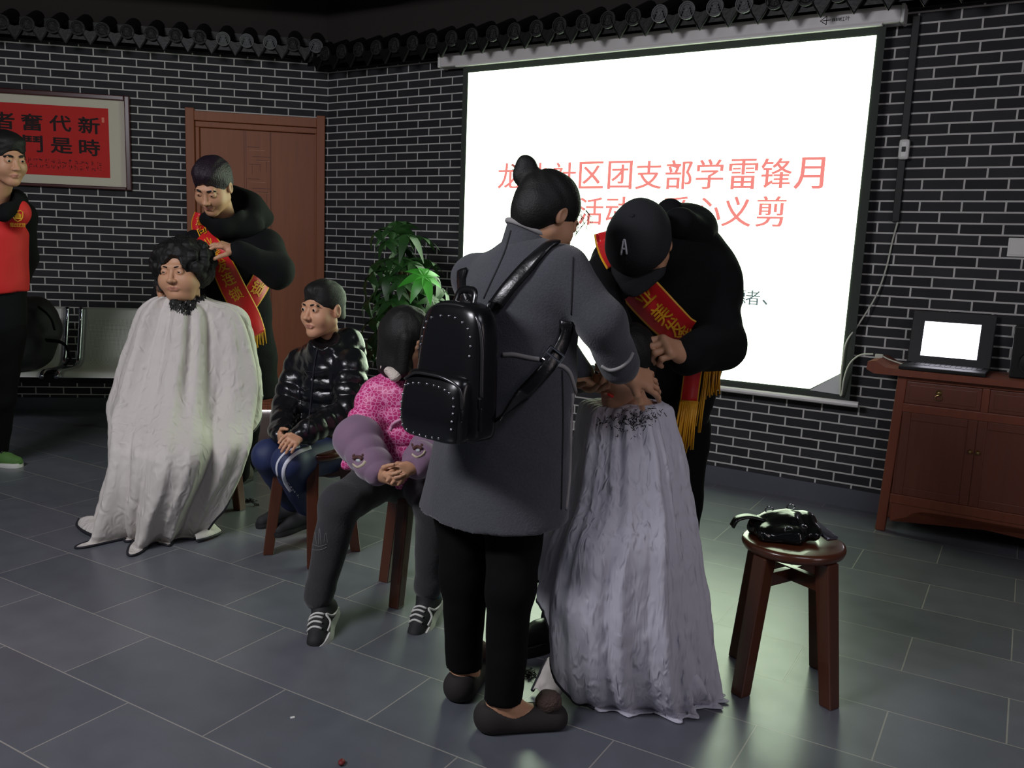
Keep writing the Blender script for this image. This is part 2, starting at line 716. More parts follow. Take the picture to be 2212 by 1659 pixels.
M_BRICK = brick_mat('dark_brick', (0.018, 0.018, 0.021, 1), (0.032, 0.031, 0.035, 1), (0.50, 0.48, 0.46, 1), 0.184, 0.0519, 0.0046)
M_FLOOR = brick_mat('slate_tile', (0.092, 0.099, 0.118, 1), (0.118, 0.122, 0.142, 1), (0.27, 0.25, 0.235, 1), 0.595, 0.2945, 0.0022,
                    rough=0.33, rvar=0.05, bumpd=0.0012, noise_amt=0.22, spec=0.8)
M_BASE = mat('grey_skirting_tile', rgb(74, 76, 84), 0.5, var=0.1)
M_CEIL = mat('dark_ceiling', rgb(40, 36, 32), 0.9)
M_EAVE = mat('black_glazed_tile', rgb(8, 8, 9), 0.45, spec=0.3, var=0.2, bump=0.15, bscale=40)
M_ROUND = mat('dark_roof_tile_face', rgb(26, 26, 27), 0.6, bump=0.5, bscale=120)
M_ROUNDP = mat('pale_roof_tile_face', rgb(92, 92, 94), 0.7, bump=0.5, bscale=120)  # paler face colour for a few chosen tile ends
M_DOORWOOD = mat('reddish_door_wood', rgb(134, 72, 36), 0.55, var=0.22, vscale=3, aniso=(14, 14, 0.8), bump=0.05, bscale=20)
M_DOORDARK = mat('door_groove', rgb(84, 42, 24), 0.6)
M_DOORLITE = mat('door_groove_edge', rgb(176, 120, 86), 0.5)
M_MAROON = mat('maroon_lacquer', rgb(66, 22, 22), 0.3)
M_MATB = mat('cream_mount', rgb(205, 198, 180), 0.9)
M_REDPAPER = mat('red_rice_paper', rgb(196, 40, 38), 0.85, var=0.08, vscale=30)
M_INK = mat('black_ink', rgb(34, 12, 14), 0.8)
M_SEAL = mat('pale_seal', rgb(225, 130, 110), 0.8)
M_WHITEPL = mat('white_plastic', rgb(214, 212, 208), 0.4)
M_CASE = mat('screen_case_paint', rgb(206, 200, 200), 0.4)
M_BLACKPL = mat('black_plastic', rgb(14, 14, 16), 0.5, spec=0.3)
M_FABRIC = mat('screen_border_fabric', rgb(52, 58, 52), 0.85)
M_SCREENCLOTH = mat('white_screen_fabric', rgb(205, 205, 205), 0.9)
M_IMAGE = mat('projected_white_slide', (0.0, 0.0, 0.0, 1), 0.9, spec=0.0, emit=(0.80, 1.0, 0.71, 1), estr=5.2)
M_TXTRED = mat('projected_red_text', (0, 0, 0, 1), 0.9, spec=0.0, emit=(0.92, 0.27, 0.24, 1), estr=1.0)
M_TXTGREY = mat('projected_grey_text', (0, 0, 0, 1), 0.9, spec=0.0, emit=(0.13, 0.18, 0.19, 1), estr=1.0)
M_LAPSCR = mat('bright_laptop_screen', (0, 0, 0, 1), 0.5, emit=(0.88, 0.87, 1.0, 1), estr=4.5)
M_CABWOOD = mat('dark_red_cabinet_wood', rgb(116, 60, 40), 0.4, var=0.25, vscale=4, aniso=(10, 10, 1), bump=0.05, bscale=30)
M_CABPANEL = mat('cabinet_panel_wood', rgb(100, 52, 38), 0.45, var=0.25, vscale=4, aniso=(12, 12, 1))
M_BRASS = mat('aged_brass', rgb(176, 150, 100), 0.35, metal=1.0)
M_STEEL = mat('perforated_steel', rgb(205, 205, 198), 0.36, metal=0.15)
M_CHROME = mat('chrome', rgb(200, 202, 210), 0.1, metal=1.0)
M_CABLE = mat('grey_cable', rgb(190, 190, 178), 0.5)
M_STOOL = mat('red_brown_stool_wood', rgb(78, 40, 24), 0.28, var=0.2, vscale=5, aniso=(8, 8, 1), coat=0.4)
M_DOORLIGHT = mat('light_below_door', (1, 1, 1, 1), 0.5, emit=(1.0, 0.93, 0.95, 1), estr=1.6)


def uvbox(bm, uvl, lo, hi, M, uvf):
    vs = bx(bm, lo, hi)
    for f in {f for v in vs for f in v.link_faces}:
        for l in f.loops:
            l[uvl].uv = uvf(l.vert.co)
    for v in vs: v.co = M @ v.co


# ------------------------------------------------------------------ floor, walls, ceiling
TU = AB - rad(1.95)                       # the tile rows run almost parallel to the screen wall
tu, tv = np.array([math.cos(TU), -math.sin(TU)]), np.array([-math.sin(TU), -math.cos(TU)])
_o = at(12.7, 1395.2, 2.524)[:2]          # a joint of the tiling
bm = bmesh.new()
uvl = bm.loops.layers.uv.new('UVMap')
uvbox(bm, uvl, (-9, -3.5, -0.1), (9, 8.5, 0), Matrix.Identity(4),
      lambda v: ((np.array(v[:2]) - _o) @ tu + 0.5 * 0.595 + 50 * 0.595, -((np.array(v[:2]) - _o) @ tv) + 0.001 + 61 * 0.2945))
tag(bm_obj('floor', bm, M_FLOOR), kind='structure')

bm = bmesh.new()
uvl = bm.loops.layers.uv.new('UVMap')
for lo, hi in (((-0.12, -0.12, 0), (0.065, 0, 2.66)), ((0.925, -0.12, 0), (5.2, 0, 2.66)), ((0.065, -0.12, 2.095), (0.925, 0, 2.66))):
    uvbox(bm, uvl, lo, hi, FA, lambda v: (-v.x + 40 * 0.184, v.z + 0.0519 * 0.62))
tag(bm_obj('wall_left', bm, M_BRICK), kind='structure')
bm = bmesh.new()
uvl = bm.loops.layers.uv.new('UVMap')
uvbox(bm, uvl, (-0.05, -0.12, 0), (6.6, 0, 2.62), FB, lambda v: (v.x + 40 * 0.184 + 0.002, v.z + 0.0519 * 0.62))
tag(bm_obj('wall_right', bm, M_BRICK), kind='structure')
bm = bmesh.new()
bx(bm, (0.972, 0, 0), (5.2, 0.012, 0.1), FA)
tag(bm_obj('baseboard_left', bm, M_BASE), kind='structure')
bm = bmesh.new()
bx(bm, (0.0, 0, 0), (6.6, 0.012, 0.1), FB)
tag(bm_obj('baseboard_right', bm, M_BASE), kind='structure')
bm = bmesh.new()
bx(bm, (-9, -3.5, 2.95), (9, 8.5, 3.05))
tag(bm_obj('ceiling', bm, M_CEIL), kind='structure')
bm = bmesh.new()
bx(bm, (-0.12, -0.12, 2.66), (5.2, 0.03, 2.95), FA)
bx(bm, (-0.3, 0.75, 2.83), (5.2, 0.9, 2.95), FA)
tag(bm_obj('trim_1', bm, M_CEIL), kind='structure')
bm = bmesh.new()
bx(bm, (-0.05, -0.12, 2.62), (6.6, 0.03, 2.95), FB)
bx(bm, (-0.3, 0.8, 2.83), (6.6, 0.95, 2.95), FB)
tag(bm_obj('trim_2', bm, M_CEIL), kind='structure')


def eave(name, F, n, s0, zr, pale):
    """row of black roof tiles along the top of a wall: barrel tiles with round ends, pointed drip tiles between"""
    P, OUT = 0.152, 0.22
    L = s0 + n * P
    bm = bmesh.new()
    vs = bx(bm, (0.0, 0, zr - 0.075), (L, OUT - 0.02, zr - 0.045))
    for v in vs:
        v.co.z += (OUT - v.co.y) * 0.45
        v.co = F @ v.co
    vs = bx(bm, (0.0, 0, zr - 0.06), (L, 0.05, zr + 0.08))
    for v in vs: v.co = F @ v.co
    root = bm_obj(name, bm, M_EAVE)
    tag(root, kind='structure')
    bm = bmesh.new()
    R = 0.047
    k = 14
    # barrel
    rows = []
    for y, z in ((OUT, 0.0), (OUT - 0.02, 0.008), (0.0, 0.10)):
        rows.append([bm.verts.new((R * math.cos(2 * PI * i / k), y, z + R * math.sin(2 * PI * i / k))) for i in range(k)])
    for a, b in zip(rows[:-1], rows[1:]):
        for i in range(k):
            bm.faces.new([a[i], a[(i + 1) % k], b[(i + 1) % k], b[i]])
    bm.faces.new(rows[0]); bm.faces.new(rows[-1][::-1])
    bmesh.ops.recalc_face_normals(bm, faces=bm.faces)
    me_b = bpy.data.meshes.new('eave_tile'); bm.to_mesh(me_b); bm.free()
    me_b.materials.append(M_EAVE)
    bm = bmesh.new()
    Mx = fr((0, OUT, 0), (1, 0, 0), (0, 0, 1), (0, 1, 0))
    lathe(bm, [(0.0001, 0.010), (0.008, 0.010), (0.010, 0.005), (0.026, 0.004), (0.029, 0.009), (0.034, 0.004), (0.039, 0.003), (0.041, 0.010), (0.046, 0.010), (0.046, -0.004)], 20, Mx)
    for i in range(8):
        a = 2 * PI * i / 8
        ball(bm, (0.018 * math.cos(a), OUT + 0.005, 0.018 * math.sin(a)), 0.0055, 6)
    bmesh.ops.recalc_face_normals(bm, faces=bm.faces)
    me_r = bpy.data.meshes.new('round_tile_end'); bm.to_mesh(me_r); bm.free()
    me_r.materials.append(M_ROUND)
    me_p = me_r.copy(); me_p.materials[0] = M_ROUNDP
    bm = bmesh.new()
    prof = [(-0.062, 0.035), (-0.05, 0.005), (-0.035, -0.03), (-0.018, -0.055), (0, -0.085), (0.018, -0.055), (0.035, -0.03), (0.05, 0.005), (0.062, 0.035), (0.03, 0.012), (0, 0.004), (-0.03, 0.012)]
    a = [bm.verts.new((x, OUT + 0.004, z - 0.02)) for x, z in prof]
    b = [bm.verts.new((x, OUT - 0.008, z - 0.02)) for x, z in prof]
    bm.faces.new(a); bm.faces.new(b[::-1])
    for i in range(len(prof)):
        bm.faces.new([a[i], a[(i + 1) % len(prof)], b[(i + 1) % len(prof)], b[i]])
    tube(bm, [(x, OUT + 0.005, z - 0.02) for x, z in prof[:9]], 0.004, 5)
    bmesh.ops.recalc_face_normals(bm, faces=bm.faces)
    me_d = bpy.data.meshes.new('drip_tile'); bm.to_mesh(me_d); bm.free()
    me_d.materials.append(M_EAVE)
    for i in range(n):
        s = s0 + i * P
        T = F @ Matrix.Translation((s, 0, zr))
        o = bpy.data.objects.new('eave_tile', me_b); COL.objects.link(o); o.parent = root; o.matrix_local = T
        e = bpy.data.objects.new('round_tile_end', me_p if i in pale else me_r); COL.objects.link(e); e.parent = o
        d = bpy.data.objects.new('drip_tile', me_d); COL.objects.link(d); d.parent = root
        d.matrix_local = F @ Matrix.Translation((s + P / 2, 0, zr))
    return root


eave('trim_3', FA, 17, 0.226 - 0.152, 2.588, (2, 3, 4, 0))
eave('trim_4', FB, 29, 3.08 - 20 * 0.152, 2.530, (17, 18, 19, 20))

# ------------------------------------------------------------------ door
bm = bmesh.new()
bx(bm, (0.07, -0.075, 0.012), (0.92, -0.03, 2.09), FA)
door = bm_obj('door_1', bm, M_DOORWOOD)
tag(door, kind='structure')
for lo, hi, nm in (((0.02, -0.03, 0), (0.078, 0.03, 2.158), 'door_jamb'), ((0.913, -0.03, 0), (0.972, 0.03, 2.158), 'door_jamb'), ((0.078, -0.03, 2.075), (0.913, 0.026, 2.14), 'door_head')):
    bm = bmesh.new()
    bx(bm, lo, hi, FA, 0.004)
    bm_obj(nm, bm, M_DOORWOOD, door)
bm = bmesh.new()
bx(bm, (0.078, -0.03, 2.035), (0.913, 0.0, 2.075), FA, 0.004)
bx(bm, (0.885, -0.03, 0.0), (0.913, 0.0, 2.035), FA, 0.004)
bx(bm, (0.078, -0.03, 0.0), (0.092, 0.0, 2.035), FA, 0.004)
bm_obj('door_stop', bm, M_DOORWOOD, door)
bm = bmesh.new()
bm2 = bmesh.new()
for s in (0.405, 0.40, 0.572, 0.585):
    bx(bm, (s - 0.0012, -0.031, 0.05), (s + 0.0012, -0.0285, 2.03), FA)
for kk in range(9):
    z0 = 1.92 - kk * 0.222
    # square spiral of engraved lines
    for a, b, z in ((0.48, 0.565, 0), (0.405, 0.53, -0.065), (0.47, 0.55, -0.12), (0.42, 0.50, -0.09)):
        bx(bm, (a, -0.031, z0 + z - 0.0016), (b, -0.0285, z0 + z + 0.0016), FA)
    for a, b, z in ((0.41, 0.50, -0.095), (0.44, 0.55, -0.022)):
        bx(bm2, (a, -0.031, z0 + z - 0.001), (b, -0.0284, z0 + z + 0.001), FA)
    for s, a, b in ((0.43, -0.17, -0.09), (0.475, -0.17, -0.12), (0.53, -0.19, -0.12)):
        bx(bm, (s - 0.001, -0.031, z0 + a), (s + 0.001, -0.0285, z0 + b), FA)
bm_obj('engraved_pattern', bm, M_DOORDARK, door)
bm_obj('engraved_highlight', bm2, M_DOORLITE, door)
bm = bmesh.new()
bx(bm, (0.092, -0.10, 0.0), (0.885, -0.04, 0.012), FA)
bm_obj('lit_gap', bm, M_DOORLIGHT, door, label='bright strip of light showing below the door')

# ------------------------------------------------------------------ framed calligraphy
S0, S1, Z0, Z1 = 1.335, 3.02, 1.572, 2.208
pf = thing('calligraphy_frame', 'maroon framed calligraphy on red paper hanging on the brick wall', 'picture', FA @ Vector((2.2, 0, 1.9)))
bm = bmesh.new()
w = 0.034
bx(bm, (S0, 0, Z0), (S0 + w, 0.035, Z1), FA, 0.006)
bx(bm, (S1 - w, 0, Z0), (S1, 0.035, Z1), FA, 0.006)
bx(bm, (S0 + w, 0, Z0), (S1 - w, 0.035, Z0 + 0.022), FA, 0.006)
bx(bm, (S0 + w, 0, Z1 - w), (S1 - w, 0.035, Z1), FA, 0.006)
bm_obj('frame', bm, M_MAROON, pf)
bm = bmesh.new()
bx(bm, (S0 + w, 0.004, Z0 + 0.02), (S1 - w, 0.016, Z1 - w), FA)
bm_obj('mount', bm, M_MATB, pf)
bm = bmesh.new()
bx(bm, (1.476, 0.016, 1.652), (2.87, 0.019, 2.117), FA)
bm_obj('red_paper', bm, M_REDPAPER, pf)
bm = bmesh.new()
for ch, s, z in (('新', 1.602, 1.998), ('時', 1.603, 1.850), ('代', 1.785, 2.0), ('是', 1.783, 1.853), ('奮', 1.964, 1.997), ('鬥', 1.964, 1.856), ('者', 2.142, 1.998)):
    for k_ in range(5):
        dx, dz = ((0, 0), (0.0025, 0), (-0.0025, 0), (0, 0.0018), (0, -0.0018))[k_]
        glyph_bm(bm, ch, lambda u, v: FA @ Vector((s + dx - u * 1.15, 0.0195 + 0.0002 * k_, z + dz + v * 0.92)), 0.118, 0.004)
bm_obj('brush_writing', bm, M_INK, pf)
bm = bmesh.new()
rg = random.Random(4)
for r_ in range(2):
    for i in range(22):
        s, z = 1.545 + i * 0.037, 1.745 - r_ * 0.036
        for q in range(5):
            a, b = rg.uniform(-0.011, 0.011), rg.uniform(-0.012, 0.012)
            if rg.random() < 0.55: bx(bm, (s + a - 0.007, 0.019, z + b - 0.0012), (s + a + 0.007, 0.0198, z + b + 0.0012), FA)
            else: bx(bm, (s + a - 0.0012, 0.019, z + b - 0.007), (s + a + 0.0012, 0.0198, z + b + 0.007), FA)
bm_obj('small_brush_marks', bm, M_INK, pf)
bm = bmesh.new()
bx(bm, (1.503, 0.019, 2.022), (1.519, 0.0198, 2.056), FA, 0.0)
bm_obj('seal_mark', bm, M_SEAL, pf)

# ------------------------------------------------------------------ projection screen
ps = thing('projection_screen', 'pulled-down projection screen glowing white with red writing', 'projection screen', FB @ Vector((2.48, 0.0, 0.55)))
bm = bmesh.new()
bx(bm, (1.075, 0.015, 2.398), (3.80, 0.105, 2.478), FB, 0.012)
bm_obj('case', bm, M_CASE, ps)
bm = bmesh.new()
bx(bm, (1.2, 0.055, 2.39), (3.72, 0.107, 2.401), FB, 0.003)
bm_obj('case_slot_trim', bm, M_WHITEPL, ps)
for a_ in (1.06, 3.798):
    bm = bmesh.new()
    bx(bm, (a_, 0.012, 2.395), (a_ + 0.017, 0.108, 2.482), FB, 0.006)
    bm_obj('case_end_cap', bm, M_WHITEPL, ps)
bm = bmesh.new()
bx(bm, (1.245, 0.078, 0.565), (3.735, 0.081, 2.40), FB)
bm_obj('black_border', bm, M_FABRIC, ps)
bm = bmesh.new()
cut = [(1.288, 0.60), (3.535, 0.612), (3.678, 0.708), (3.695, 2.352), (1.288, 2.352)]  # corner cut off the slide outline to imitate a beam shadow
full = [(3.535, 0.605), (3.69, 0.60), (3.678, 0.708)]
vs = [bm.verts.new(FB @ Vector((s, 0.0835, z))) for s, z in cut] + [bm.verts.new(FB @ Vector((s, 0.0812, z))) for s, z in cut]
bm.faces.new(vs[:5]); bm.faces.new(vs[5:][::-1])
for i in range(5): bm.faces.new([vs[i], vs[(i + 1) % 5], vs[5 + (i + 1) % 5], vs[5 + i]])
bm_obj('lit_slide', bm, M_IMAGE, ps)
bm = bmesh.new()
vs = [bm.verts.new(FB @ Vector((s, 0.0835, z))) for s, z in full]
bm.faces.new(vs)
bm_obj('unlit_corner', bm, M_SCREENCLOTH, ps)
bm = bmesh.new()
tube(bm, [FB @ Vector((1.18, 0.08, 0.558)), FB @ Vector((3.78, 0.08, 0.558))], 0.016, 10)
bm_obj('bottom_bar', bm, M_CASE, ps)
bm = bmesh.new()
S_LINE1 = [('龙', 1099, 380), ('池', 1158, 380), ('社', 1219, 380), ('区', 1277, 378), ('团', 1339, 378), ('支', 1401, 378), ('部', 1466, 377), ('学', 1533, 376), ('雷', 1605, 376), ('锋', 1677, 374), ('月', 1748, 374)]
S_LINE2 = [('活', 1276, 456), ('动', 1335, 455), ('爱', 1459, 456), ('心', 1526, 457), ('义', 1591, 457), ('剪', 1665, 457)]


def slide_text(bm, items, size, wgt, ax=1.0):
    for ch, x, y in items:
        s0, z0 = hit('B', x, y, 0.085)
        for k_ in range(3):
            dx, dy = (k_ - 1) * size * 0.016, 0.0842 + 0.0002 * k_
            glyph_bm(bm, ch, lambda u, v: FB @ Vector((s0 + u * ax + dx, dy, z0 + v)), size, wgt)


slide_text(bm, S_LINE1, 0.158, 0.003)
slide_text(bm, S_LINE2, 0.158, 0.003)
bm_obj('red_heading', bm, M_TXTRED, ps)
bm = bmesh.new()
slide_text(bm, [('州', 1302, 632), ('学', 1331, 634), ('院', 1361, 635), ('青', 1391, 636), ('年', 1422, 637), ('志', 1566, 641), ('愿', 1596, 642), ('者', 1626, 643), ('、', 1652, 653)], 0.078, 0.003)
bm_obj('grey_small_text', bm, M_TXTGREY, ps)
bm = bmesh.new()
slide_text(bm, [('尚', 1311, 658)], 0.075, 0.003)
bm_obj('grey_small_text', bm, M_TXTGREY, ps)
bm = bmesh.new()
s0, z0 = 3.50, 2.438
Lg = lambda u, v: FB @ Vector((s0 + u, 0.1062, z0 + v))
for a, b in (((-0.07, 0), (-0.04, 0.02)), ((-0.07, 0), (-0.04, -0.02)), ((-0.06, 0), (-0.02, 0.0)), ((-0.04, 0.02), (-0.04, -0.02))):
    tube(bm, [Lg(*a), Lg(*b)], 0.0016, 5)
glyph_bm(bm, '红', lambda u, v: Lg(0.035 + u, v), 0.022, 0.0)
glyph_bm(bm, '叶', lambda u, v: Lg(0.06 + u, v), 0.022, 0.0)
for i in range(5): bx(bm, (s0 - 0.012 + i * 0.008, 0.105, z0 - 0.007), (s0 - 0.008 + i * 0.008, 0.1063, z0 + 0.007), FB)
bm_obj('case_emblem', bm, M_BLACKPL, ps)

# ------------------------------------------------------------------ wall fittings on the screen wall
bm = bmesh.new()
bx(bm, (3.838, 0, 1.475), (3.872, 0.022, 2.44), FB, 0.003)
tag(bm_obj('cable_trunking', bm, M_BLACKPL), 'black vertical cable trunking on the brick wall right of the screen', 'cable trunking')
sw = thing('screen_switch', 'small white rocker switch fixed over the black cable trunking', 'switch', FB @ Vector((3.862, 0.022, 1.82)))
bm = bmesh.new()
bx(bm, (3.838, 0.022, 1.772), (3.886, 0.042, 1.868), FB, 0.014)
bm_obj('body', bm, M_WHITEPL, sw)
bm = bmesh.new()
bx(bm, (3.853, 0.040, 1.808), (3.871, 0.046, 1.832), FB, 0.002)
bm_obj('button', bm, M_BLACKPL, sw, label='black rocker button')
wp = thing('wall_plate', 'square white wall plate on dark bricks at far right', 'wall plate', FB @ Vector((4.39, 0, 1.37)))
bm = bmesh.new()
bx(bm, (4.350, 0, 1.325), (4.436, 0.009, 1.411), FB, 0.003)
bm_obj('plate', bm, M_WHITEPL, wp)
bm = bmesh.new()
bx(bm, (4.358, 0.008, 1.333), (4.428, 0.011, 1.403), FB, 0.002)
bm_obj('cover', bm, M_WHITEPL, wp)

# ------------------------------------------------------------------ cabinet
cb = thing('altar_cabinet', 'reddish-brown wooden cabinet with upturned top ends below the laptop', 'cabinet', FB @ Vector((4.6, 0.17, 0)))
C0, C1, YF = 3.985, 5.03, 0.32
bm = bmesh.new()
bx(bm, (C0 + 0.025, 0.02, 0.145), (C1 - 0.025, YF - 0.012, 0.755), FB)
bm_obj('body', bm, M_CABPANEL, cb)
bm = bmesh.new()
# top board with upturned ends
prof = [(C0 - 0.135, 0.775), (C0 - 0.132, 0.812), (C0 - 0.10, 0.818), (C0 - 0.05, 0.792), (C0 + 0.02, 0.787), (C1 - 0.02, 0.787), (C1 + 0.05, 0.792), (C1 + 0.10, 0.818), (C1 + 0.132, 0.812), (C1 + 0.135, 0.775), (C1 + 0.1, 0.758), (C0 - 0.1, 0.758)]
for y0, y1 in ((0.012, YF + 0.035),):
    a = [bm.verts.new(FB @ Vector((s, y1, z))) for s, z in prof]
    b = [bm.verts.new(FB @ Vector((s, y0, z))) for s, z in prof]
    bm.faces.new(a); bm.faces.new(b[::-1])
    for i in range(len(prof)): bm.faces.new([a[i], a[(i + 1) % len(prof)], b[(i + 1) % len(prof)], b[i]])
bm_obj('top', bm, M_CABWOOD, cb)
for s, y in ((C0, YF), (C1 - 0.04, YF), (C0, 0.06), (C1 - 0.04, 0.06)):
    bm = bmesh.new()
    vs = bx(bm, (0, -0.045, 0), (0.042, 0, 0.76), None, 0.006)
    sgn = -1 if s == C0 else 1
    for v in vs:
        v.co = FB @ Vector((v.co.x + s + sgn * 0.03 * (1 - v.co.z / 0.76), v.co.y + y, v.co.z))
    bm_obj('leg', bm, M_CABWOOD, cb)
bm = bmesh.new()
mid = 4.335
for lo, hi in (((C0 + 0.03, YF - 0.02, 0.588), (C1 - 0.03, YF - 0.003, 0.628)), ((C0 + 0.03, YF - 0.02, 0.735), (C1 - 0.03, YF - 0.003, 0.758)), ((C0 + 0.02, YF - 0.02, 0.145), (C1 - 0.02, YF - 0.003, 0.19)),
               ((mid + 0.005, YF - 0.02, 0.628), (mid + 0.035, YF - 0.003, 0.735)), ((C0 + 0.68, YF - 0.02, 0.19), (C0 + 0.71, YF - 0.003, 0.735))):
    bx(bm, lo, hi, FB, 0.003)
bm_obj('rail', bm, M_CABWOOD, cb)
# shaped apron
bm = bmesh.new()
ap = [(C0 + 0.03, 0.148), (C0 + 0.03, 0.055), (C0 + 0.05, 0.06), (C0 + 0.07, 0.075), (C0 + 0.10, 0.085), (C0 + 0.125, 0.11), (C0 + 0.17, 0.125), (C0 + 0.3, 0.13), (C1 - 0.3, 0.13), (C1 - 0.17, 0.125), (C1 - 0.125, 0.11), (C1 - 0.1, 0.085), (C1 - 0.07, 0.075), (C1 - 0.05, 0.06), (C1 - 0.03, 0.055), (C1 - 0.03, 0.148)]
a = [bm.verts.new(FB @ Vector((s, YF - 0.008, z))) for s, z in ap]
b = [bm.verts.new(FB @ Vector((s, YF - 0.024, z))) for s, z in ap]
bm.faces.new(a); bm.faces.new(b[::-1])
for i in range(len(ap)): bm.faces.new([a[i], a[(i + 1) % len(ap)], b[(i + 1) % len(ap)], b[i]])
bmesh.ops.triangulate(bm, faces=[f for f in bm.faces if len(f.verts) > 4])
bm_obj('apron', bm, M_CABWOOD, cb)


def cab_door(s0, s1, z0, z1, nm, handle):
    bm = bmesh.new()
    fw_ = 0.038 if nm == 'door' else 0.0
    y = YF - 0.008
    if fw_:
        bx(bm, (s0, y - 0.012, z0), (s0 + fw_, y, z1), FB, 0.003)
        bx(bm, (s1 - fw_, y - 0.012, z0), (s1, y, z1), FB, 0.003)
        bx(bm, (s0 + fw_, y - 0.012, z0), (s1 - fw_, y, z0 + fw_), FB, 0.003)
        bx(bm, (s0 + fw_, y - 0.012, z1 - fw_), (s1 - fw_, y, z1), FB, 0.003)
        bx(bm, (s0 + fw_, y - 0.012, z0 + fw_), (s1 - fw_, y - 0.007, z1 - fw_), FB, 0)
    else:
        bx(bm, (s0, y - 0.012, z0), (s1, y, z1), FB, 0.004)
        bx(bm, (s0 + 0.02, y - 0.002, z0 + 0.016), (s1 - 0.02, y + 0.002, z1 - 0.016), FB, 0.002)
    d = bm_obj(nm, bm, M_CABPANEL, cb)
    bm = bmesh.new()
    if nm == 'drawer':
        sc = handle
        zc = (z0 + z1) / 2 + 0.012
        lathe(bm, [(0.0001, 0.010), (0.006, 0.009), (0.013, 0.003), (0.014, 0)], 14, FB @ fr((sc, y + 0.002, zc), (1, 0, 0), (0, 0, 1), (0, 1, 0)))
        tube(bm, [FB @ Vector((sc + 0.014 * math.sin(t), y + 0.010, zc - 0.010 - 0.012 * (1 - math.cos(t)))) for t in np.linspace(0, 2 * PI, 17)], 0.002, 6)
        bm_obj('ring_pull', bm, M_BRASS, d)
    else:
        lathe(bm, [(0.0001, 0.018), (0.006, 0.017), (0.009, 0.012), (0.006, 0.006), (0.010, 0.001), (0.010, 0)], 14, FB @ fr((handle, y, 0.443), (1, 0, 0), (0, 0, 1), (0, 1, 0)))
        bm_obj('knob', bm, M_BRASS, d)


cab_door(C0 + 0.035, mid, 0.19, 0.588, 'door', mid - 0.015)
cab_door(mid + 0.002, C0 + 0.68, 0.19, 0.588, 'door', mid + 0.017)
cab_door(C0 + 0.71, C1 - 0.035, 0.19, 0.588, 'door', C0 + 0.73)
cab_door(C0 + 0.035, mid + 0.005, 0.63, 0.733, 'drawer', 4.166)
cab_door(mid + 0.035, C0 + 0.68, 0.63, 0.733, 'drawer', mid + 0.19)
cab_door(C0 + 0.71, C1 - 0.035, 0.63, 0.733, 'drawer', C0 + 0.86)

# laptop on the cabinet
lp = thing('laptop', 'open black laptop with a glaring white screen on the wooden cabinet', 'laptop', FB @ Vector((4.16, 0.2, 0.787)))
bm = bmesh.new()
bx(bm, (3.985, 0.10, 0.787), (4.345, 0.335, 0.805), FB, 0.004)
base = bm_obj('base', bm, M_BLACKPL, lp)
bm = bmesh.new()
for r_ in range(5):
    for q in range(14):
        bx(bm, (4.012 + q * 0.0222, 0.13 + r_ * 0.022, 0.804), (4.031 + q * 0.0222, 0.148 + r_ * 0.022, 0.807), FB)
bm_obj('keyboard', bm, mat('dark_keys', rgb(34, 34, 38), 0.5), base)
ML = FB @ Matrix.Translation((0, 0.105, 0.80)) @ Matrix.Rotation(rad(14), 4, 'X')
bm = bmesh.new()
bx(bm, (3.985, -0.012, 0.0), (4.345, 0.0, 0.262), ML, 0.004)
lid = bm_obj('lid', bm, M_BLACKPL, lp)
bm = bmesh.new()
bx(bm, (4.042, 0.0, 0.040), (4.285, 0.0012, 0.208), ML)
bm_obj('screen', bm, M_LAPSCR, lid)

spk = thing('computer_speaker', 'dark box-shaped speaker beside the laptop at the right edge of the photo', 'speaker', FB @ Vector((4.52, 0.2, 0.787)))
bm = bmesh.new()
bx(bm, (4.43, 0.09, 0.787), (4.60, 0.25, 1.02), FB, 0.008)
bm_obj('cabinet', bm, M_BLACKPL, spk)
bm = bmesh.new()
for z, r_ in ((0.86, 0.055), (0.965, 0.028)):
    lathe(bm, [(0.0001, 0.002), (r_ * 0.4, 0.006), (r_ * 0.9, 0.002), (r_, 0.005), (r_, 0)], 20, FB @ fr((4.515, 0.25, z), (1, 0, 0), (0, 0, 1), (0, 1, 0)))
bm_obj('driver', bm, M_BLACKPL, spk)

# cable from the trunking to the laptop
vp = []
for x, y, o in ((1939, 480, 0.02), (1928, 520, 0.012), (1914, 580, 0.02), (1892, 640, 0.03), (1855, 700, 0.06), (1828, 740, 0.10), (1819, 790, 0.11), (1815, 845, 0.10), (1818, 852, 0.11), (1824, 815, 0.13), (1836, 785, 0.14), (1858, 767, 0.16), (1886, 765, 0.17)):
    s, z = hit('B', x, y, o)
    vp.append(FB @ Vector((s, o, z)))
cable = thing('video_cable', 'pale cable hanging from the trunking across the screen edge to the laptop', 'cable', vp[0])
bm = bmesh.new()
tube(bm, spline(vp, 6), 0.0042, 7)
bm_obj('cord', bm, M_CABLE, cable)
bm = bmesh.new()
s, z = hit('B', 1893, 768, 0.17)
bx(bm, (s - 0.005, 0.16, z - 0.012), (s + 0.03, 0.18, z + 0.008), FB, 0.003)
tube(bm, spline([FB @ Vector((s + 0.03, 0.17, z)), FB @ Vector((s + 0.06, 0.18, z - 0.012)), FB @ Vector((3.987, 0.2, 0.797))], 5), 0.0035, 6)
bm_obj('plug', bm, M_CABLE, cable)
bm = bmesh.new()
s, z = hit('B', 1925, 786, 0.18)
bm_obj('grip', bm, M_CABLE, cable) if False else bm.free()

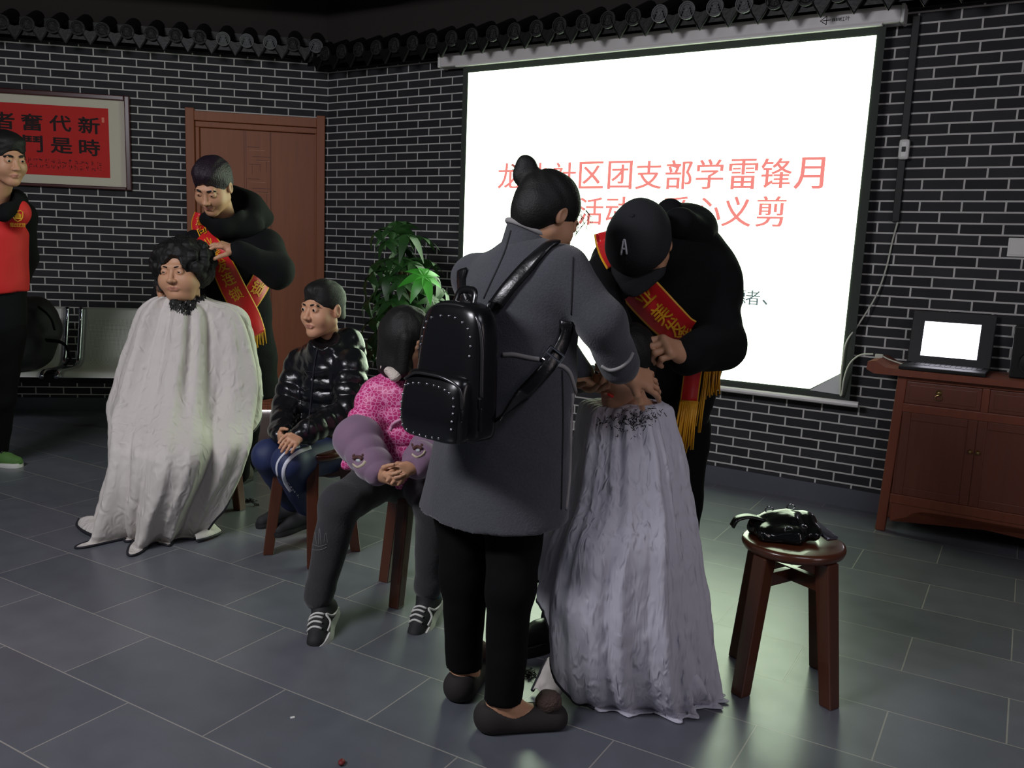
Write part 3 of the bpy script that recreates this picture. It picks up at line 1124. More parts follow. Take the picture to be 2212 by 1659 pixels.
# ------------------------------------------------------------------ airport bench against the left wall
bn = thing('waiting_bench', 'perforated silver steel waiting bench with chrome arms against the brick wall', 'bench', FA @ Vector((1.9, 0.6, 0)))
BO = 0.34
prof = [(0.0, 0.775), (0.015, 0.70), (0.045, 0.60), (0.075, 0.50), (0.10, 0.435), (0.14, 0.405), (0.22, 0.392), (0.36, 0.40), (0.47, 0.408), (0.515, 0.40), (0.535, 0.38)]
PL = spline([(a, b, 0) for a, b in prof], 4)


def holes_mat():
    m = mat('perforated_panel', rgb(150, 150, 144), 0.34, metal=0.1)
    nt = m.node_tree
    b = nt.nodes['Principled BSDF']
    uv = nt.nodes.new('ShaderNodeUVMap')
    v = nt.nodes.new('ShaderNodeTexVoronoi')
    v.inputs['Scale'].default_value = 1.0
    v.inputs['Randomness'].default_value = 0.0
    nt.links.new(uv.outputs[0], v.inputs['Vector'])
    r = nt.nodes.new('ShaderNodeMath'); r.operation = 'GREATER_THAN'; r.inputs[1].default_value = 0.22
    nt.links.new(v.outputs['Distance'], r.inputs[0])
    mx = nt.nodes.new('ShaderNodeMix'); mx.data_type = 'RGBA'
    mx.inputs[6].default_value = rgb(60, 60, 56); mx.inputs[7].default_value = rgb(212, 212, 202)
    nt.links.new(r.outputs[0], mx.inputs[0])
    nt.links.new(mx.outputs[2], b.inputs['Base Color'])
    return m


M_PERF = holes_mat()
for s0 in (1.075, 1.70, 2.325):
    bm = bmesh.new()
    uvl = bm.loops.layers.uv.new('UVMap')
    W_ = 0.515
    cols = [0.0, 0.035, 0.07, W_ - 0.07, W_ - 0.035, W_]
    arc = [0.0]
    for a, b in zip(PL[:-1], PL[1:]): arc.append(arc[-1] + float(np.linalg.norm(b - a)))
    g = [[bm.verts.new(FA @ Vector((s0 + cx_, BO + p[0], p[1]))) for cx_ in cols] for p in PL]
    for i in range(len(PL) - 1):
        for j in range(len(cols) - 1):
            f = bm.faces.new([g[i][j], g[i][j + 1], g[i + 1][j + 1], g[i + 1][j]])
            f.material_index = 1 if (1 <= j <= 3 and 4 <= i < len(PL) - 9) else 0
            for l, (a, b) in zip(f.loops, ((i, j), (i, j + 1), (i + 1, j + 1), (i + 1, j))):
                l[uvl].uv = (cols[b] / 0.0085, arc[a] / 0.0085)
    st = bm_obj('seat', bm, [M_STEEL, M_PERF], bn, True)
    md = st.modifiers.new('thick', 'SOLIDIFY'); md.thickness = 0.006; md.offset = 0
    for e in (s0 - 0.012, s0 + W_ + 0.012):
        bm = bmesh.new()
        tube(bm, [FA @ Vector((e, BO + p[0], p[1])) for p in PL], 0.019, 8, flat=0.75)
        bm_obj('side_rail', bm, M_CHROME, bn, True)
bm = bmesh.new()
bx(bm, (1.0, BO + 0.24, 0.31), (3.0, BO + 0.32, 0.375), FA, 0.006)
bm_obj('beam', bm, M_BLACKPL, bn)
for s in (1.05, 2.42):
    bm = bmesh.new()
    tube(bm, [FA @ Vector((s, BO + 0.28, 0.32)), FA @ Vector((s, BO + 0.28, 0.03))], 0.022, 10)
    tube(bm, spline([FA @ Vector((s, BO + 0.02, 0.02)), FA @ Vector((s, BO + 0.28, 0.06)), FA @ Vector((s, BO + 0.52, 0.02))], 5), 0.02, 8)
    bm_obj('leg', bm, M_BLACKPL, bn, True)

# ------------------------------------------------------------------ plant
random.seed(7)
M_LEAF = mat('green_leaf', rgb(32, 66, 26), 0.45, var=0.3, vscale=6)
M_LEAFB = mat('painted_lit_leaf', rgb(62, 150, 46), 0.4, var=0.15, vscale=6)  # brighter green paints the light falling on one leaf
M_TRUNK = mat('plant_stem', rgb(92, 76, 48), 0.8, bump=0.3)
M_POT = mat('dark_glazed_pot', rgb(46, 40, 40), 0.3)
PC = at(868, 930, 5.3)
PC[2] = 0
pl = thing('potted_plant', 'leafy green money tree in a pot standing by the brick wall', 'plant', PC)
bm = bmesh.new()
lathe(bm, [(0.0001, 0.002), (0.11, 0.002), (0.135, 0.15), (0.15, 0.29), (0.165, 0.30), (0.165, 0.33), (0.145, 0.33), (0.14, 0.27), (0.0001, 0.27)], 24, Matrix.Translation(PC))
bm_obj('pot', bm, M_POT, pl, True)
bm = bmesh.new()
for k in range(3):
    L = [PC + np.array([0.028 * math.cos(t * 5 + k * 2.1), 0.028 * math.sin(t * 5 + k * 2.1), 0.26 + 0.85 * t]) for t in np.linspace(0, 1, 16)]
    tube(bm, L, 0.016, 7)
bm_obj('trunk', bm, M_TRUNK, pl, True)


def leaf_mesh(name, nl, L, m, droop):
    bm = bmesh.new()
    for k in range(nl):
        a = 2 * PI * k / nl + random.uniform(-0.12, 0.12) + 0.3
        ll = L * random.uniform(0.85, 1.1) * (0.8 if k == nl - 1 else 1)
        ca, sa = math.cos(a), math.sin(a)
        prev = None
        for i in range(9):
            t = i / 8
            w = ll * 0.20 * math.sin(PI * min(1, t ** 0.8 * 0.97 + 0.015)) + 0.0008
            d = ll * t
            z = 0.10 * d - droop * d * d / L
            row = []
            for s in (-1, 0, 1):
                row.append(bm.verts.new((ca * d - sa * w * s, sa * d + ca * w * s, z + 0.18 * w * abs(s))))
            if prev:
                for j in range(2): bm.faces.new([prev[j], prev[j + 1], row[j + 1], row[j]])
            prev = row
    tube(bm, [(0, 0, 0), (0.0, -0.02, -0.05), (0.0, -0.05, -0.10)], 0.0025, 5)
    me = bpy.data.meshes.new(name)
    bmesh.ops.recalc_face_normals(bm, faces=bm.faces)
    bm.to_mesh(me); bm.free()
    me.materials.append(m)
    me.polygons.foreach_set('use_smooth', [True] * len(me.polygons))
    return me


LM = [leaf_mesh('leaf', random.choice((6, 7)), 0.17, M_LEAF, d) for d in (0.5, 0.8, 1.1)]
LMB = leaf_mesh('leaf', 7, 0.15, M_LEAFB, 0.7)
spots = [(850, 488, 5.3), (815, 492, 5.25), (880, 500, 5.2), (905, 505, 5.35), (835, 515, 5.15), (868, 530, 5.4), (845, 552, 5.2), (890, 560, 5.15), (812, 560, 5.3), (925, 560, 5.4), (800, 585, 5.2), (838, 590, 5.1), (870, 600, 5.05),
         (940, 590, 5.2), (955, 615, 5.25), (935, 640, 5.1), (820, 620, 5.15), (795, 640, 5.3), (850, 640, 5.05), (885, 650, 5.1), (915, 670, 5.15), (808, 680, 5.2), (840, 690, 5.1), (800, 720, 5.25), (820, 740, 5.15), (795, 752, 5.3),
         (870, 700, 5.1), (900, 720, 5.2), (950, 680, 5.3), (965, 650, 5.4), (840, 760, 5.25), (870, 560, 5.5), (830, 650, 5.5), (900, 620, 5.5), (860, 480, 5.45), (855, 720, 5.45)]
for i, (x, y, Y) in enumerate(spots):
    o = bpy.data.objects.new('leaf', LM[i % 3]); COL.objects.link(o); o.parent = pl
    p = Vector(at(x, y + 8, Y + 0.05))
    out = Vector((p.x - PC[0], p.y - PC[1], 0))
    sc_ = random.uniform(0.68, 0.95)
    R = Matrix.Rotation(random.uniform(0, 6.28), 4, 'Z')
    ax = Vector((-out.y, out.x, 0)).normalized() if out.length > 0.02 else Vector((1, 0, 0))
    tilt = Matrix.Rotation(min(0.9, out.length * 3.0) + random.uniform(-0.15, 0.25), 4, ax)
    o.matrix_local = Matrix.Translation(p - Vector(PC)) @ tilt @ R @ Matrix.Scale(sc_, 4)
o = bpy.data.objects.new('leaf', LMB); COL.objects.link(o); o.parent = pl
o['label'] = 'bright green leaf with its lit look painted in'
o.matrix_local = Matrix.Translation(Vector(at(915, 597, 4.98)) - Vector(PC)) @ Matrix.Rotation(rad(42), 4, 'X') @ Matrix.Rotation(rad(12), 4, 'Y') @ Matrix.Rotation(0.5, 4, 'Z')

# ------------------------------------------------------------------ stools
def make_stool(name, label, c, rot, top=0.448, group='round wooden stools', cat='stool'):
    t = thing(name, label, cat, (c[0], c[1], 0), group)
    T = Matrix.Translation((c[0], c[1], 0)) @ Matrix.Rotation(rot, 4, 'Z')
    bm = bmesh.new()
    lathe(bm, [(0.0001, top - 0.032), (0.135, top - 0.032), (0.146, top - 0.026), (0.150, top - 0.014), (0.148, top - 0.004), (0.138, top), (0.06, top - 0.001), (0.0001, top - 0.002)], 40, T)
    bm_obj('seat', bm, M_STOOL, t, True)
    for i in range(4):
        a = PI / 4 + i * PI / 2
        bm = bmesh.new()
        vs = bx(bm, (-0.024, -0.024, 0), (0.024, 0.024, top - 0.03), None, 0.005)
        R = Matrix.Rotation(a, 4, 'Z')
        for v in vs:
            r_ = 0.176 - 0.055 * v.co.z / (top - 0.03)
            k = 0.86 + 0.16 * v.co.z / top
            v.co = T @ (R @ Vector((v.co.x * k + r_, v.co.y * k, v.co.z)))
        bm_obj('leg', bm, M_STOOL, t)
    for i in range(2):
        bm = bmesh.new()
        R = Matrix.Rotation(PI / 4 + i * PI / 2, 4, 'Z')
        bx(bm, (-0.115, -0.011, top - 0.125 + i * 0.002), (0.115, 0.011, top - 0.085 + i * 0.002), T @ R, 0.002)
        bm_obj('cross_rail', bm, M_STOOL, t)
    return t


make_stool('wooden_stool', 'empty round brown stool with a black bag on its seat', (0.856, 2.495), rad(-12))
make_stool('wooden_stool', 'stool the boy in the black jacket sits on', (-0.80, 3.45), rad(-32))
make_stool('wooden_stool', 'stool beneath the girl in the pink jacket', (-0.298, 3.087), rad(17))
make_stool('wooden_stool', 'stool half hidden by the cape of the curly-haired woman', (-1.43, 4.06), rad(20))
make_stool('wooden_stool', 'stool hidden below the cape of the child having a haircut', (0.40, 2.55), rad(10), 0.44)

# ------------------------------------------------------------------ people: shared builders
M_SKIN = mat('skin', rgb(190, 142, 110), 0.55, var=0.06, vscale=20)
M_SKINK = mat('child_skin', rgb(196, 146, 114), 0.55, var=0.05, vscale=20)
M_LIP = mat('lips', rgb(176, 120, 100), 0.5)
M_HAIR = mat('black_hair', rgb(17, 16, 16), 0.6, spec=0.35, var=0.3, vscale=40, bump=0.25, bscale=260)
M_HAIRP = mat('black_hair_purple_sheen', rgb(30, 19, 29), 0.55, spec=0.35, var=0.5, vscale=18, bump=0.5, bscale=130)
M_EYEW = mat('eye_white', rgb(200, 192, 184), 0.25)
M_IRIS = mat('dark_iris', rgb(20, 14, 12), 0.15)
M_BLACKCL = mat('black_cloth', rgb(13, 14, 16), 0.9, spec=0.2, var=0.2, bump=0.15, bscale=140)
M_BLACKTR = mat('black_trousers', rgb(11, 11, 12), 0.95, spec=0.15, var=0.2)
M_SASH = mat('red_satin_sash', rgb(205, 24, 30), 0.38, sheen=0.2)
M_GOLD = mat('gold_trim', rgb(222, 160, 30), 0.5)


def cape_mat(name, col, aniso, scale, strength, transl):
    m = mat(name, col, 0.75, spec=0.3, var=0.05, vscale=5)
    nt = m.node_tree
    b = nt.nodes['Principled BSDF']
    tc = nt.nodes.new('ShaderNodeTexCoord')
    mp = nt.nodes.new('ShaderNodeMapping')
    mp.inputs['Scale'].default_value = aniso
    nt.links.new(tc.outputs['Object'], mp.inputs['Vector'])
    prev = None
    for sc_, st, ds in ((scale, strength, 0.028), (scale * 3.0, min(1.0, strength * 2), 0.010)):
        n = nt.nodes.new('ShaderNodeTexNoise')
        n.noise_type = 'RIDGED_MULTIFRACTAL'
        n.inputs['Scale'].default_value = sc_
        n.inputs['Detail'].default_value = 3
        n.inputs['Distortion'].default_value = 0.6
        nt.links.new(mp.outputs[0], n.inputs['Vector'])
        bp = nt.nodes.new('ShaderNodeBump')
        bp.inputs['Strength'].default_value = st
        bp.inputs['Distance'].default_value = ds
        nt.links.new(n.outputs['Fac'], bp.inputs['Height'])
        if prev: nt.links.new(prev.outputs[0], bp.inputs['Normal'])
        prev = bp
    nt.links.new(prev.outputs[0], b.inputs['Normal'])
    tr = nt.nodes.new('ShaderNodeBsdfTranslucent')
    tr.inputs[0].default_value = col
    nt.links.new(prev.outputs[0], tr.inputs['Normal'])
    mx = nt.nodes.new('ShaderNodeMixShader')
    mx.inputs[0].default_value = transl
    nt.links.new(b.outputs[0], mx.inputs[1]); nt.links.new(tr.outputs[0], mx.inputs[2])
    nt.links.new(mx.outputs[0], nt.nodes['Material Output'].inputs[0])
    return m


M_CAPE = cape_mat('white_crinkled_cape', rgb(210, 203, 197), (1, 1, 0.6), 10.0, 0.42, 0.12)
M_CAPE2 = cape_mat('white_thin_cape', rgb(232, 230, 240), (2.2, 2.2, 0.55), 9.0, 0.45, 0.38)
M_BLACKTRIM = mat('black_edging', rgb(22, 22, 30), 0.7)
M_SOLEW = mat('white_rubber_sole', rgb(205, 203, 198), 0.6)
M_SOLEB = mat('black_rubber_sole', rgb(24, 24, 25), 0.6)
M_SHOEB = mat('black_canvas_shoe', rgb(27, 27, 29), 0.75)
M_LEATHER = mat('black_leather', rgb(16, 16, 18), 0.3, var=0.2, bump=0.08, bscale=60)


def basis(yaw, pitch=0, roll=0):
    """columns: person's right, forward, up.  yaw 0 faces the photographer, positive turns towards photo right"""
    y, p, r = rad(yaw), rad(pitch), rad(roll)
    f = np.array([math.sin(y), -math.cos(y), 0])
    z = np.array([0, 0, 1.0])
    x = np.cross(f, z)
    f2 = f * math.cos(p) - z * math.sin(p)
    z2 = z * math.cos(p) + f * math.sin(p)
    x3 = x * math.cos(r) - z2 * math.sin(r)
    z3 = z2 * math.cos(r) + x * math.sin(r)
    return np.stack([x3, f2, z3], 1)


def add_head(S, c, R, s=1.0, neck_to=None, kid=False, res=0.0032, wide=1.0, open_eye=1.0, neck_r=0.052):
    c = np.array(c, float)

    def P(x, y, z): return c + R @ (np.array([x * wide, y, z]) * s)

    def E(x, y, z, rx, ry, rz, k, sub=False):
        S.ell(P(x, y, z), np.array([rx * wide, ry, rz]) * s, R, k * s, sub)

    def Cc(a, b, ra, rb, k, sub=False): S.cap(P(*a), P(*b), ra * s, rb * s, k * s, sub)
    E(0, -0.018, 0.035, 0.075, 0.092, 0.083, 0.02)
    E(0, 0.026, -0.028, 0.064, 0.063, 0.080, 0.03)
    for q in (-1, 1):
        Cc((q * 0.047, 0.0, -0.055), (q * 0.012, 0.058, -0.098), 0.024 if not kid else 0.026, 0.018, 0.03)
        E(q * 0.036, 0.056, -0.034, 0.028, 0.026, 0.028, 0.03)
    E(0, 0.064, -0.097, 0.020, 0.018, 0.016, 0.02)
    Cc((-0.034, 0.080, 0.024), (0.034, 0.080, 0.024), 0.010, 0.010, 0.015)
    for q in (-1, 1):
        E(q * 0.031, 0.100, 0.004, 0.019, 0.013, 0.010, 0.012, True)
        E(q * 0.031, 0.0795, 0.004, 0.0155, 0.0135, 0.0125, 0.006)
    nb = 0.006 if kid else 0.0075
    Cc((0, 0.084, 0.010), (0, 0.103, -0.028), nb, 0.0105, 0.010)
    E(0, 0.107, -0.030, 0.0115, 0.011, 0.0095, 0.008)
    for q in (-1, 1):
        E(q * 0.0125, 0.098, -0.033, 0.0085, 0.0095, 0.008, 0.006)
        E(q * 0.007, 0.106, -0.041, 0.004, 0.006, 0.003, 0.003, True)
    # mouth
    Cc((-0.021, 0.083, -0.0645), (0, 0.092, -0.0605), 0.0038, 0.0052, 0.008)
    Cc((0.021, 0.083, -0.0645), (0, 0.092, -0.0605), 0.0038, 0.0052, 0.008)
    Cc((-0.012, 0.087, -0.0720), (0.012, 0.087, -0.0720), 0.0052, 0.0052, 0.008)
    Cc((-0.023, 0.088, -0.0665), (0, 0.0995, -0.0655), 0.0016, 0.0022, 0.003, True)
    Cc((0.023, 0.088, -0.0665), (0, 0.0995, -0.0655), 0.0016, 0.0022, 0.003, True)
    for q in (-1, 1):
        E(q * 0.031, 0.0945, 0.0035, 0.0125, 0.0085, 0.0034 * open_eye, 0.0015, True)
        # ears
        S.ell(P(q * 0.078, -0.010, -0.004), np.array([0.010, 0.019, 0.031]) * s, R, 0.006 * s)
        S.ell(P(q * 0.088, -0.006, -0.002), np.array([0.008, 0.011, 0.018]) * s, R, 0.004 * s, True)
    if neck_to is not None:
        S.cap(P(0, -0.022, -0.06), neck_to, neck_r * s, neck_r * 1.12 * s, 0.025)
    S.fine.append((c + R @ np.array([0, 0.0, 0]), 0.135 * s, res))


def face_parts(parent, body, c, R, s=1.0, gaze=(0, 1, 0), brow=1.0, wide=1.0, iris=0.55):
    """eyes and brows as parts, lips as a second surface of the body"""
    c = np.array(c, float)
    g = R @ np.array(gaze, float)
    g = Vector(g / np.linalg.norm(g))
    for q in (-1, 1):
        p = c + R @ (np.array([q * 0.031 * wide, 0.0805, 0.0035]) * s)
        bm = bmesh.new()
        ball(bm, p, 0.0118 * s, 16)
        for f in bm.faces:
            d = (f.calc_center_median() - Vector(p)).normalized()
            f.material_index = 1 if d.dot(g) > 1 - iris * 0.28 else 0
        bm_obj('eye', bm, [M_EYEW, M_IRIS], parent, True)
        bm = bmesh.new()
        pts, rs = [], []
        for t in np.linspace(0, 1, 9):
            x = q * (0.014 + 0.036 * t)
            z = 0.0215 + 0.006 * math.sin(PI * min(1, t * 0.75 + 0.1)) - 0.004 * t * t
            y = 0.0915 - 0.016 * t * t
            pts.append(c + R @ (np.array([x * wide, y, z]) * s)); rs.append(0.0042 * s * brow * (0.6 + 0.6 * math.sin(PI * (0.15 + 0.7 * t))))
        tube(bm, pts, rs, 6, flat=0.6, up=R[:, 1])
        bm_obj('eyebrow', bm, M_HAIR, parent, True)
    me = body.data
    if len(me.materials) < 2: me.materials.append(M_LIP)
    n = len(me.polygons)
    co = np.zeros(len(me.vertices) * 3, np.float32); me.vertices.foreach_get('co', co); co = co.reshape(-1, 3)
    vi = np.zeros(n * 4, np.int32); me.polygons.foreach_get('vertices', vi) if False else me.loops.foreach_get('vertex_index', vi)
    ctr = co[vi.reshape(n, 4)].mean(1)
    L = (ctr - c) @ R / s
    L[:, 0] /= wide
    k = (np.abs(L[:, 0]) < 0.0225) & (L[:, 1] > 0.075) & (np.abs(L[:, 2] + 0.0662) < 0.0095 * np.sqrt(np.clip(1 - (L[:, 0] / 0.0235) ** 2, 0, 1)))
    mi = np.where(k, 1, 0).astype(np.int32)
    me.polygons.foreach_set('material_index', mi)


def add_hand(S, w, d, n, side, s=1.0, curl=(0.5, 0.5, 0.55, 0.6), spread=0.06, thumb=(0.5, 0.25), res=0.0028, wr=0.025):
    """w wrist, d along the hand, n out of the palm, side +1: thumb towards d x n"""
    w = np.array(w, float)
    d = np.array(d, float); d /= np.linalg.norm(d)
    n = np.array(n, float); n -= d * (n @ d); n /= np.linalg.norm(n)
    a = np.cross(d, n) * side
    S.cap(w - d * 0.02 * s, w + d * 0.03 * s, wr * s, 0.027 * s, 0.015, flat=(n, 0.8))
    for o in (-0.022, -0.007, 0.008, 0.022):
        S.cap(w + d * 0.022 * s + a * o * 0.7 * s, w + d * 0.085 * s + a * o * s, 0.0165 * s, 0.0115 * s, 0.012 * s)
    Ls = (0.072, 0.080, 0.075, 0.060)
    for i in range(4):
        off = 0.0285 - 0.019 * i
        p = w + d * (0.084 - 0.004 * abs(i - 1.2)) * s + a * off * s
        an = 0.0
        dd = d + a * spread * (1.5 - i)
        dd /= np.linalg.norm(dd)
        r = 0.0092 * s if i < 3 else 0.0078 * s
        for j, fr_ in enumerate((0.46, 0.30, 0.24)):
            an += curl[i] * (0.75, 1.1, 0.7)[j]
            v = dd * math.cos(an) + n * math.sin(an)
            q = p + v * Ls[i] * fr_ * s
            S.cap(p, q, r, r * 0.9, 0.004 * s)
            p = q; r *= 0.93
    # thumb leaves the side of the palm near its base
    p = w + d * 0.028 * s + a * 0.020 * s
    v = d * 0.62 + a * 0.75 + n * thumb[1]
    v /= np.linalg.norm(v)
    q = p + v * 0.040 * s
    S.cap(p, q, 0.0145 * s, 0.0110 * s, 0.012 * s)
    v2 = d * 0.85 + a * (0.75 - thumb[0] * 1.2) + n * (thumb[1] + 0.2)
    v2 /= np.linalg.norm(v2)
    q2 = q + v2 * 0.030 * s
    S.cap(q, q2, 0.0105 * s, 0.0092 * s, 0.004 * s)
    v3 = v2 + a * (-0.25) + n * 0.25
    v3 /= np.linalg.norm(v3)
    S.cap(q2, q2 + v3 * 0.026 * s, 0.0092 * s, 0.0078 * s, 0.003 * s)
    S.fine.append((w + d * 0.085 * s, 0.085 * s, res))


def limb(S, pts, rs, k=0.02, flat=None):
    S.chain([np.array(p, float) for p in pts], rs, k, flat)


def shoe(parent, heel, d, L, m_up, m_sole, up=(0, 0, 1), w=0.043, h=0.055, sole=0.022, ankle=True, label=None, name='shoe', res=0.006):
    """heel = floor point below the heel; returns upper and the frame"""
    heel = np.array(heel, float)
    d = np.array(d, float); d /= np.linalg.norm(d)
    u = np.array(up, float); u -= d * (u @ d); u /= np.linalg.norm(u)
    a = np.cross(d, u)

    def P(x, y, z): return heel + d * x * L + a * y + u * z
    S = SDF()
    S.cap(P(0.12, 0, sole + 0.022), P(0.55, 0, sole + 0.018), w * 0.80, w * 0.80, 0.02)
    S.cap(P(0.55, 0, sole + 0.018), P(0.84, 0, sole + 0.006), w * 0.82, w * 0.76, 0.02)
    S.cap(P(0.14, 0, sole + 0.02), P(0.30, 0, h * 0.85), w * 0.8, w * 0.72, 0.025)
    if ankle:
        S.cap(P(0.17, 0, 0.04), P(0.2, 0, h + 0.02), w * 0.82, w * 0.80, 0.02)
    S.cut(P(0, 0, sole * 0.7), -u)
    o = S.obj(name, m_up, parent, res, label)
    out = [(0.0, 0), (0.02, 0.62), (0.10, 0.82), (0.25, 0.80), (0.42, 0.78), (0.60, 0.95), (0.75, 1.0), (0.88, 0.85), (0.97, 0.5), (1.0, 0)]
    L2 = spline([(x, y * w, 0) for x, y in out], 4)
    loop = [(p[0], p[1]) for p in L2] + [(p[0], -p[1]) for p in L2[-2:0:-1]]
    bm = bmesh.new()
    b0 = [bm.verts.new(P(x, y, 0.0)) for x, y in loop]
    b1 = [bm.verts.new(P(x, y * 1.03, sole * 0.6)) for x, y in loop]
    b2 = [bm.verts.new(P(x, y * 0.98, sole + 0.004)) for x, y in loop]
    bm.faces.new(b0[::-1]); bm.faces.new(b2)
    nl = len(loop)
    for r1, r2 in ((b0, b1), (b1, b2)):
        for i in range(nl): bm.faces.new([r1[i], r1[(i + 1) % nl], r2[(i + 1) % nl], r2[i]])
    bm_obj('sole', bm, m_sole, o, False)
    return o, P


def hair_cap(S, c, R, s=1.0, thick=0.012, line=0.045, back=-0.06, wide=1.0, front=0.062, side=0.0):
    """short hair: shell over the skull, cut away from the face"""
    c = np.array(c, float)
    P = lambda x, y, z: c + R @ (np.array([x * wide, y, z]) * s)
    S.ell(P(0, -0.020, 0.040), np.array([(0.075 + thick) * wide, 0.092 + thick, 0.083 + thick]) * s, R, 0.01)
    S.ell(P(0, -0.05, -0.02), np.array([(0.066 + thick * 0.6) * wide, 0.055 + thick * 0.5, 0.07]) * s, R, 0.02)
    S.ell(P(0, 0.105, -0.05 + line - 0.045), np.array([0.080, front, 0.098]) * s, R, 0.006 * s, True)
    for q in (-1, 1):
        S.ell(P(q * 0.085, 0.006, -0.052), np.array([0.03, 0.042, 0.062]) * s, R, 0.006 * s, True)
    S.cut(P(0, 0, back), -R[:, 2], 0.004)
    S.fine.append((P(0, 0, 0.03), 0.13 * s, 0.005))


def strands(amp, f, ax, seed):
    """fine hair texture running along direction ax"""
    ax = np.array(ax, float)

    def fn(P):
        Q = P - np.outer(P @ ax, ax) * 0.85
        return amp * waves(Q, f, seed, 6)
    return fn


def cape(name, lev, hem, m, parent, amp, seed, knees=(), nth=260, nu=150, trim=None, kf=(9, 14, 23), label=None, twist=0.0, sharp=1.0, trim_range=None, face=0.0):
    """draped cloth: lev rows = (photo y, left x, right x, depth of the outline, reach to the front, reach to the back); hem(theta deg) = last row reached"""
    T = []
    for (y, xl, xr, Y, rf, rb) in lev:
        a, b = at(xl, y, Y), at(xr, y, Y)
        T.append([(a[0] + b[0]) / 2, Y, max(0.006, (a[2] + b[2]) / 2), abs(b[0] - a[0]) / 2, rf, rb])
    T = np.array(T)
    D = np.array(spline(T, 12))
    rg = np.random.RandomState(seed)
    th = np.linspace(0, 2 * PI, nth, endpoint=False)
    ph = rg.uniform(0, 6.28, len(kf))
    n = len(lev) - 1
    V = np.zeros((nth, nu, 3))
    for j in range(nth):
        uh = hem(math.degrees(th[j]))
        u = np.linspace(0, uh, nu)
        q = u * 12
        i0 = np.clip(q.astype(int), 0, len(D) - 2)
        w = (q - i0)[:, None]
        row = D[i0] * (1 - w) + D[i0 + 1] * w
        ct, st = math.cos(th[j]), math.sin(th[j])
        rx = row[:, 3]
        ry = row[:, 4] if st > 0 else row[:, 5]
        tt = u / n
        f = np.zeros(nu)
        for k_, p_ in zip(kf, ph):
            a_ = th[j] * k_ + p_ + twist * tt * 2 + 0.5 * math.sin(2 * th[j] + p_)
            cs = np.cos(a_)
            f += np.sign(cs) * np.abs(cs) ** sharp / (1 + 0.06 * k_)
        d = amp(tt) * f
        for (kt, u0, su, sw, ka) in knees:
            dt = (math.degrees(th[j]) - kt + 180) % 360 - 180
            d = d + ka * math.exp(-(dt / sw) ** 2) * np.exp(-((u - u0) / su) ** 2)
        nx, ny = ct, -st
        ox, oy = ct * rx + nx * d, -st * ry + ny * d
        ca, sa = math.cos(rad(face)), math.sin(rad(face))
        V[j, :, 0] = row[:, 0] + ox * ca - oy * sa
        V[j, :, 1] = row[:, 1] + ox * sa + oy * ca
        V[j, :, 2] = row[:, 2]
    P = V.reshape(-1, 3)
    cr = 0.005 * waves(P, 26, seed + 1, 6) + 0.0035 * waves(P, 60, seed + 2, 6) + 0.0016 * waves(P, 130, seed + 3, 6)
    P[:, 0] += cr * np.repeat(np.cos(th), nu)
    P[:, 1] -= cr * np.repeat(np.sin(th), nu)
    P[:, 2] = np.maximum(P[:, 2], 0.006)
    idx = np.arange(nth * nu).reshape(nth, nu)
    nxt = np.roll(idx, -1, axis=0)
    Q = np.stack([idx[:, :-1], idx[:, 1:], nxt[:, 1:], nxt[:, :-1]], -1).reshape(-1, 4)
    o = link(name, mesh_np(P, Q, name), m, parent, True, label)
    md = o.modifiers.new('thick', 'SOLIDIFY'); md.thickness = 0.003; md.offset = 0
    if trim:
        bm = bmesh.new()
        L = [V[j, -1] for j in range(nth)] + [V[0, -1]] if trim_range is None else [V[j, -1] for j in range(nth) if trim_range[0] <= math.degrees(th[j]) <= trim_range[1]]
        tube(bm, L, trim, 6)
        bm_obj('black_edging', bm, M_BLACKTRIM, o, True)
    return o, V


def fringe(name, a, b, down, L, parent, n=22, seed=0, m=None):
    """hanging threads between a and b"""
    a, b, down = np.array(a, float), np.array(b, float), np.array(down, float)
    rg = random.Random(seed)
    bm = bmesh.new()
    tube(bm, [a, b], 0.004, 6)
    for i in range(n):
        p = a + (b - a) * (i + 0.5) / n
        l = L * rg.uniform(0.85, 1.05)
        k = np.array([rg.uniform(-0.004, 0.004), rg.uniform(-0.006, 0.004), 0])
        tube(bm, [p, p + down * l * 0.5 + k, p + down * l + k * 2], 0.0028, 5)
    return bm_obj(name, bm, m or M_GOLD, parent, True)


def cloth(seed, a=0.004, f=22, b=0.002, f2=55):
    return lambda P: a * waves(P, f, seed, 5) + b * waves(P, f2, seed + 7, 5)


def puff(n, a):
    return lambda t: a * (np.abs(np.sin(PI * n * t)) ** 0.6 - 0.7)

# ------------------------------------------------------------------ seated woman with curly hair under the white cape
def A_(x, y, Y): return at(x, y, Y)


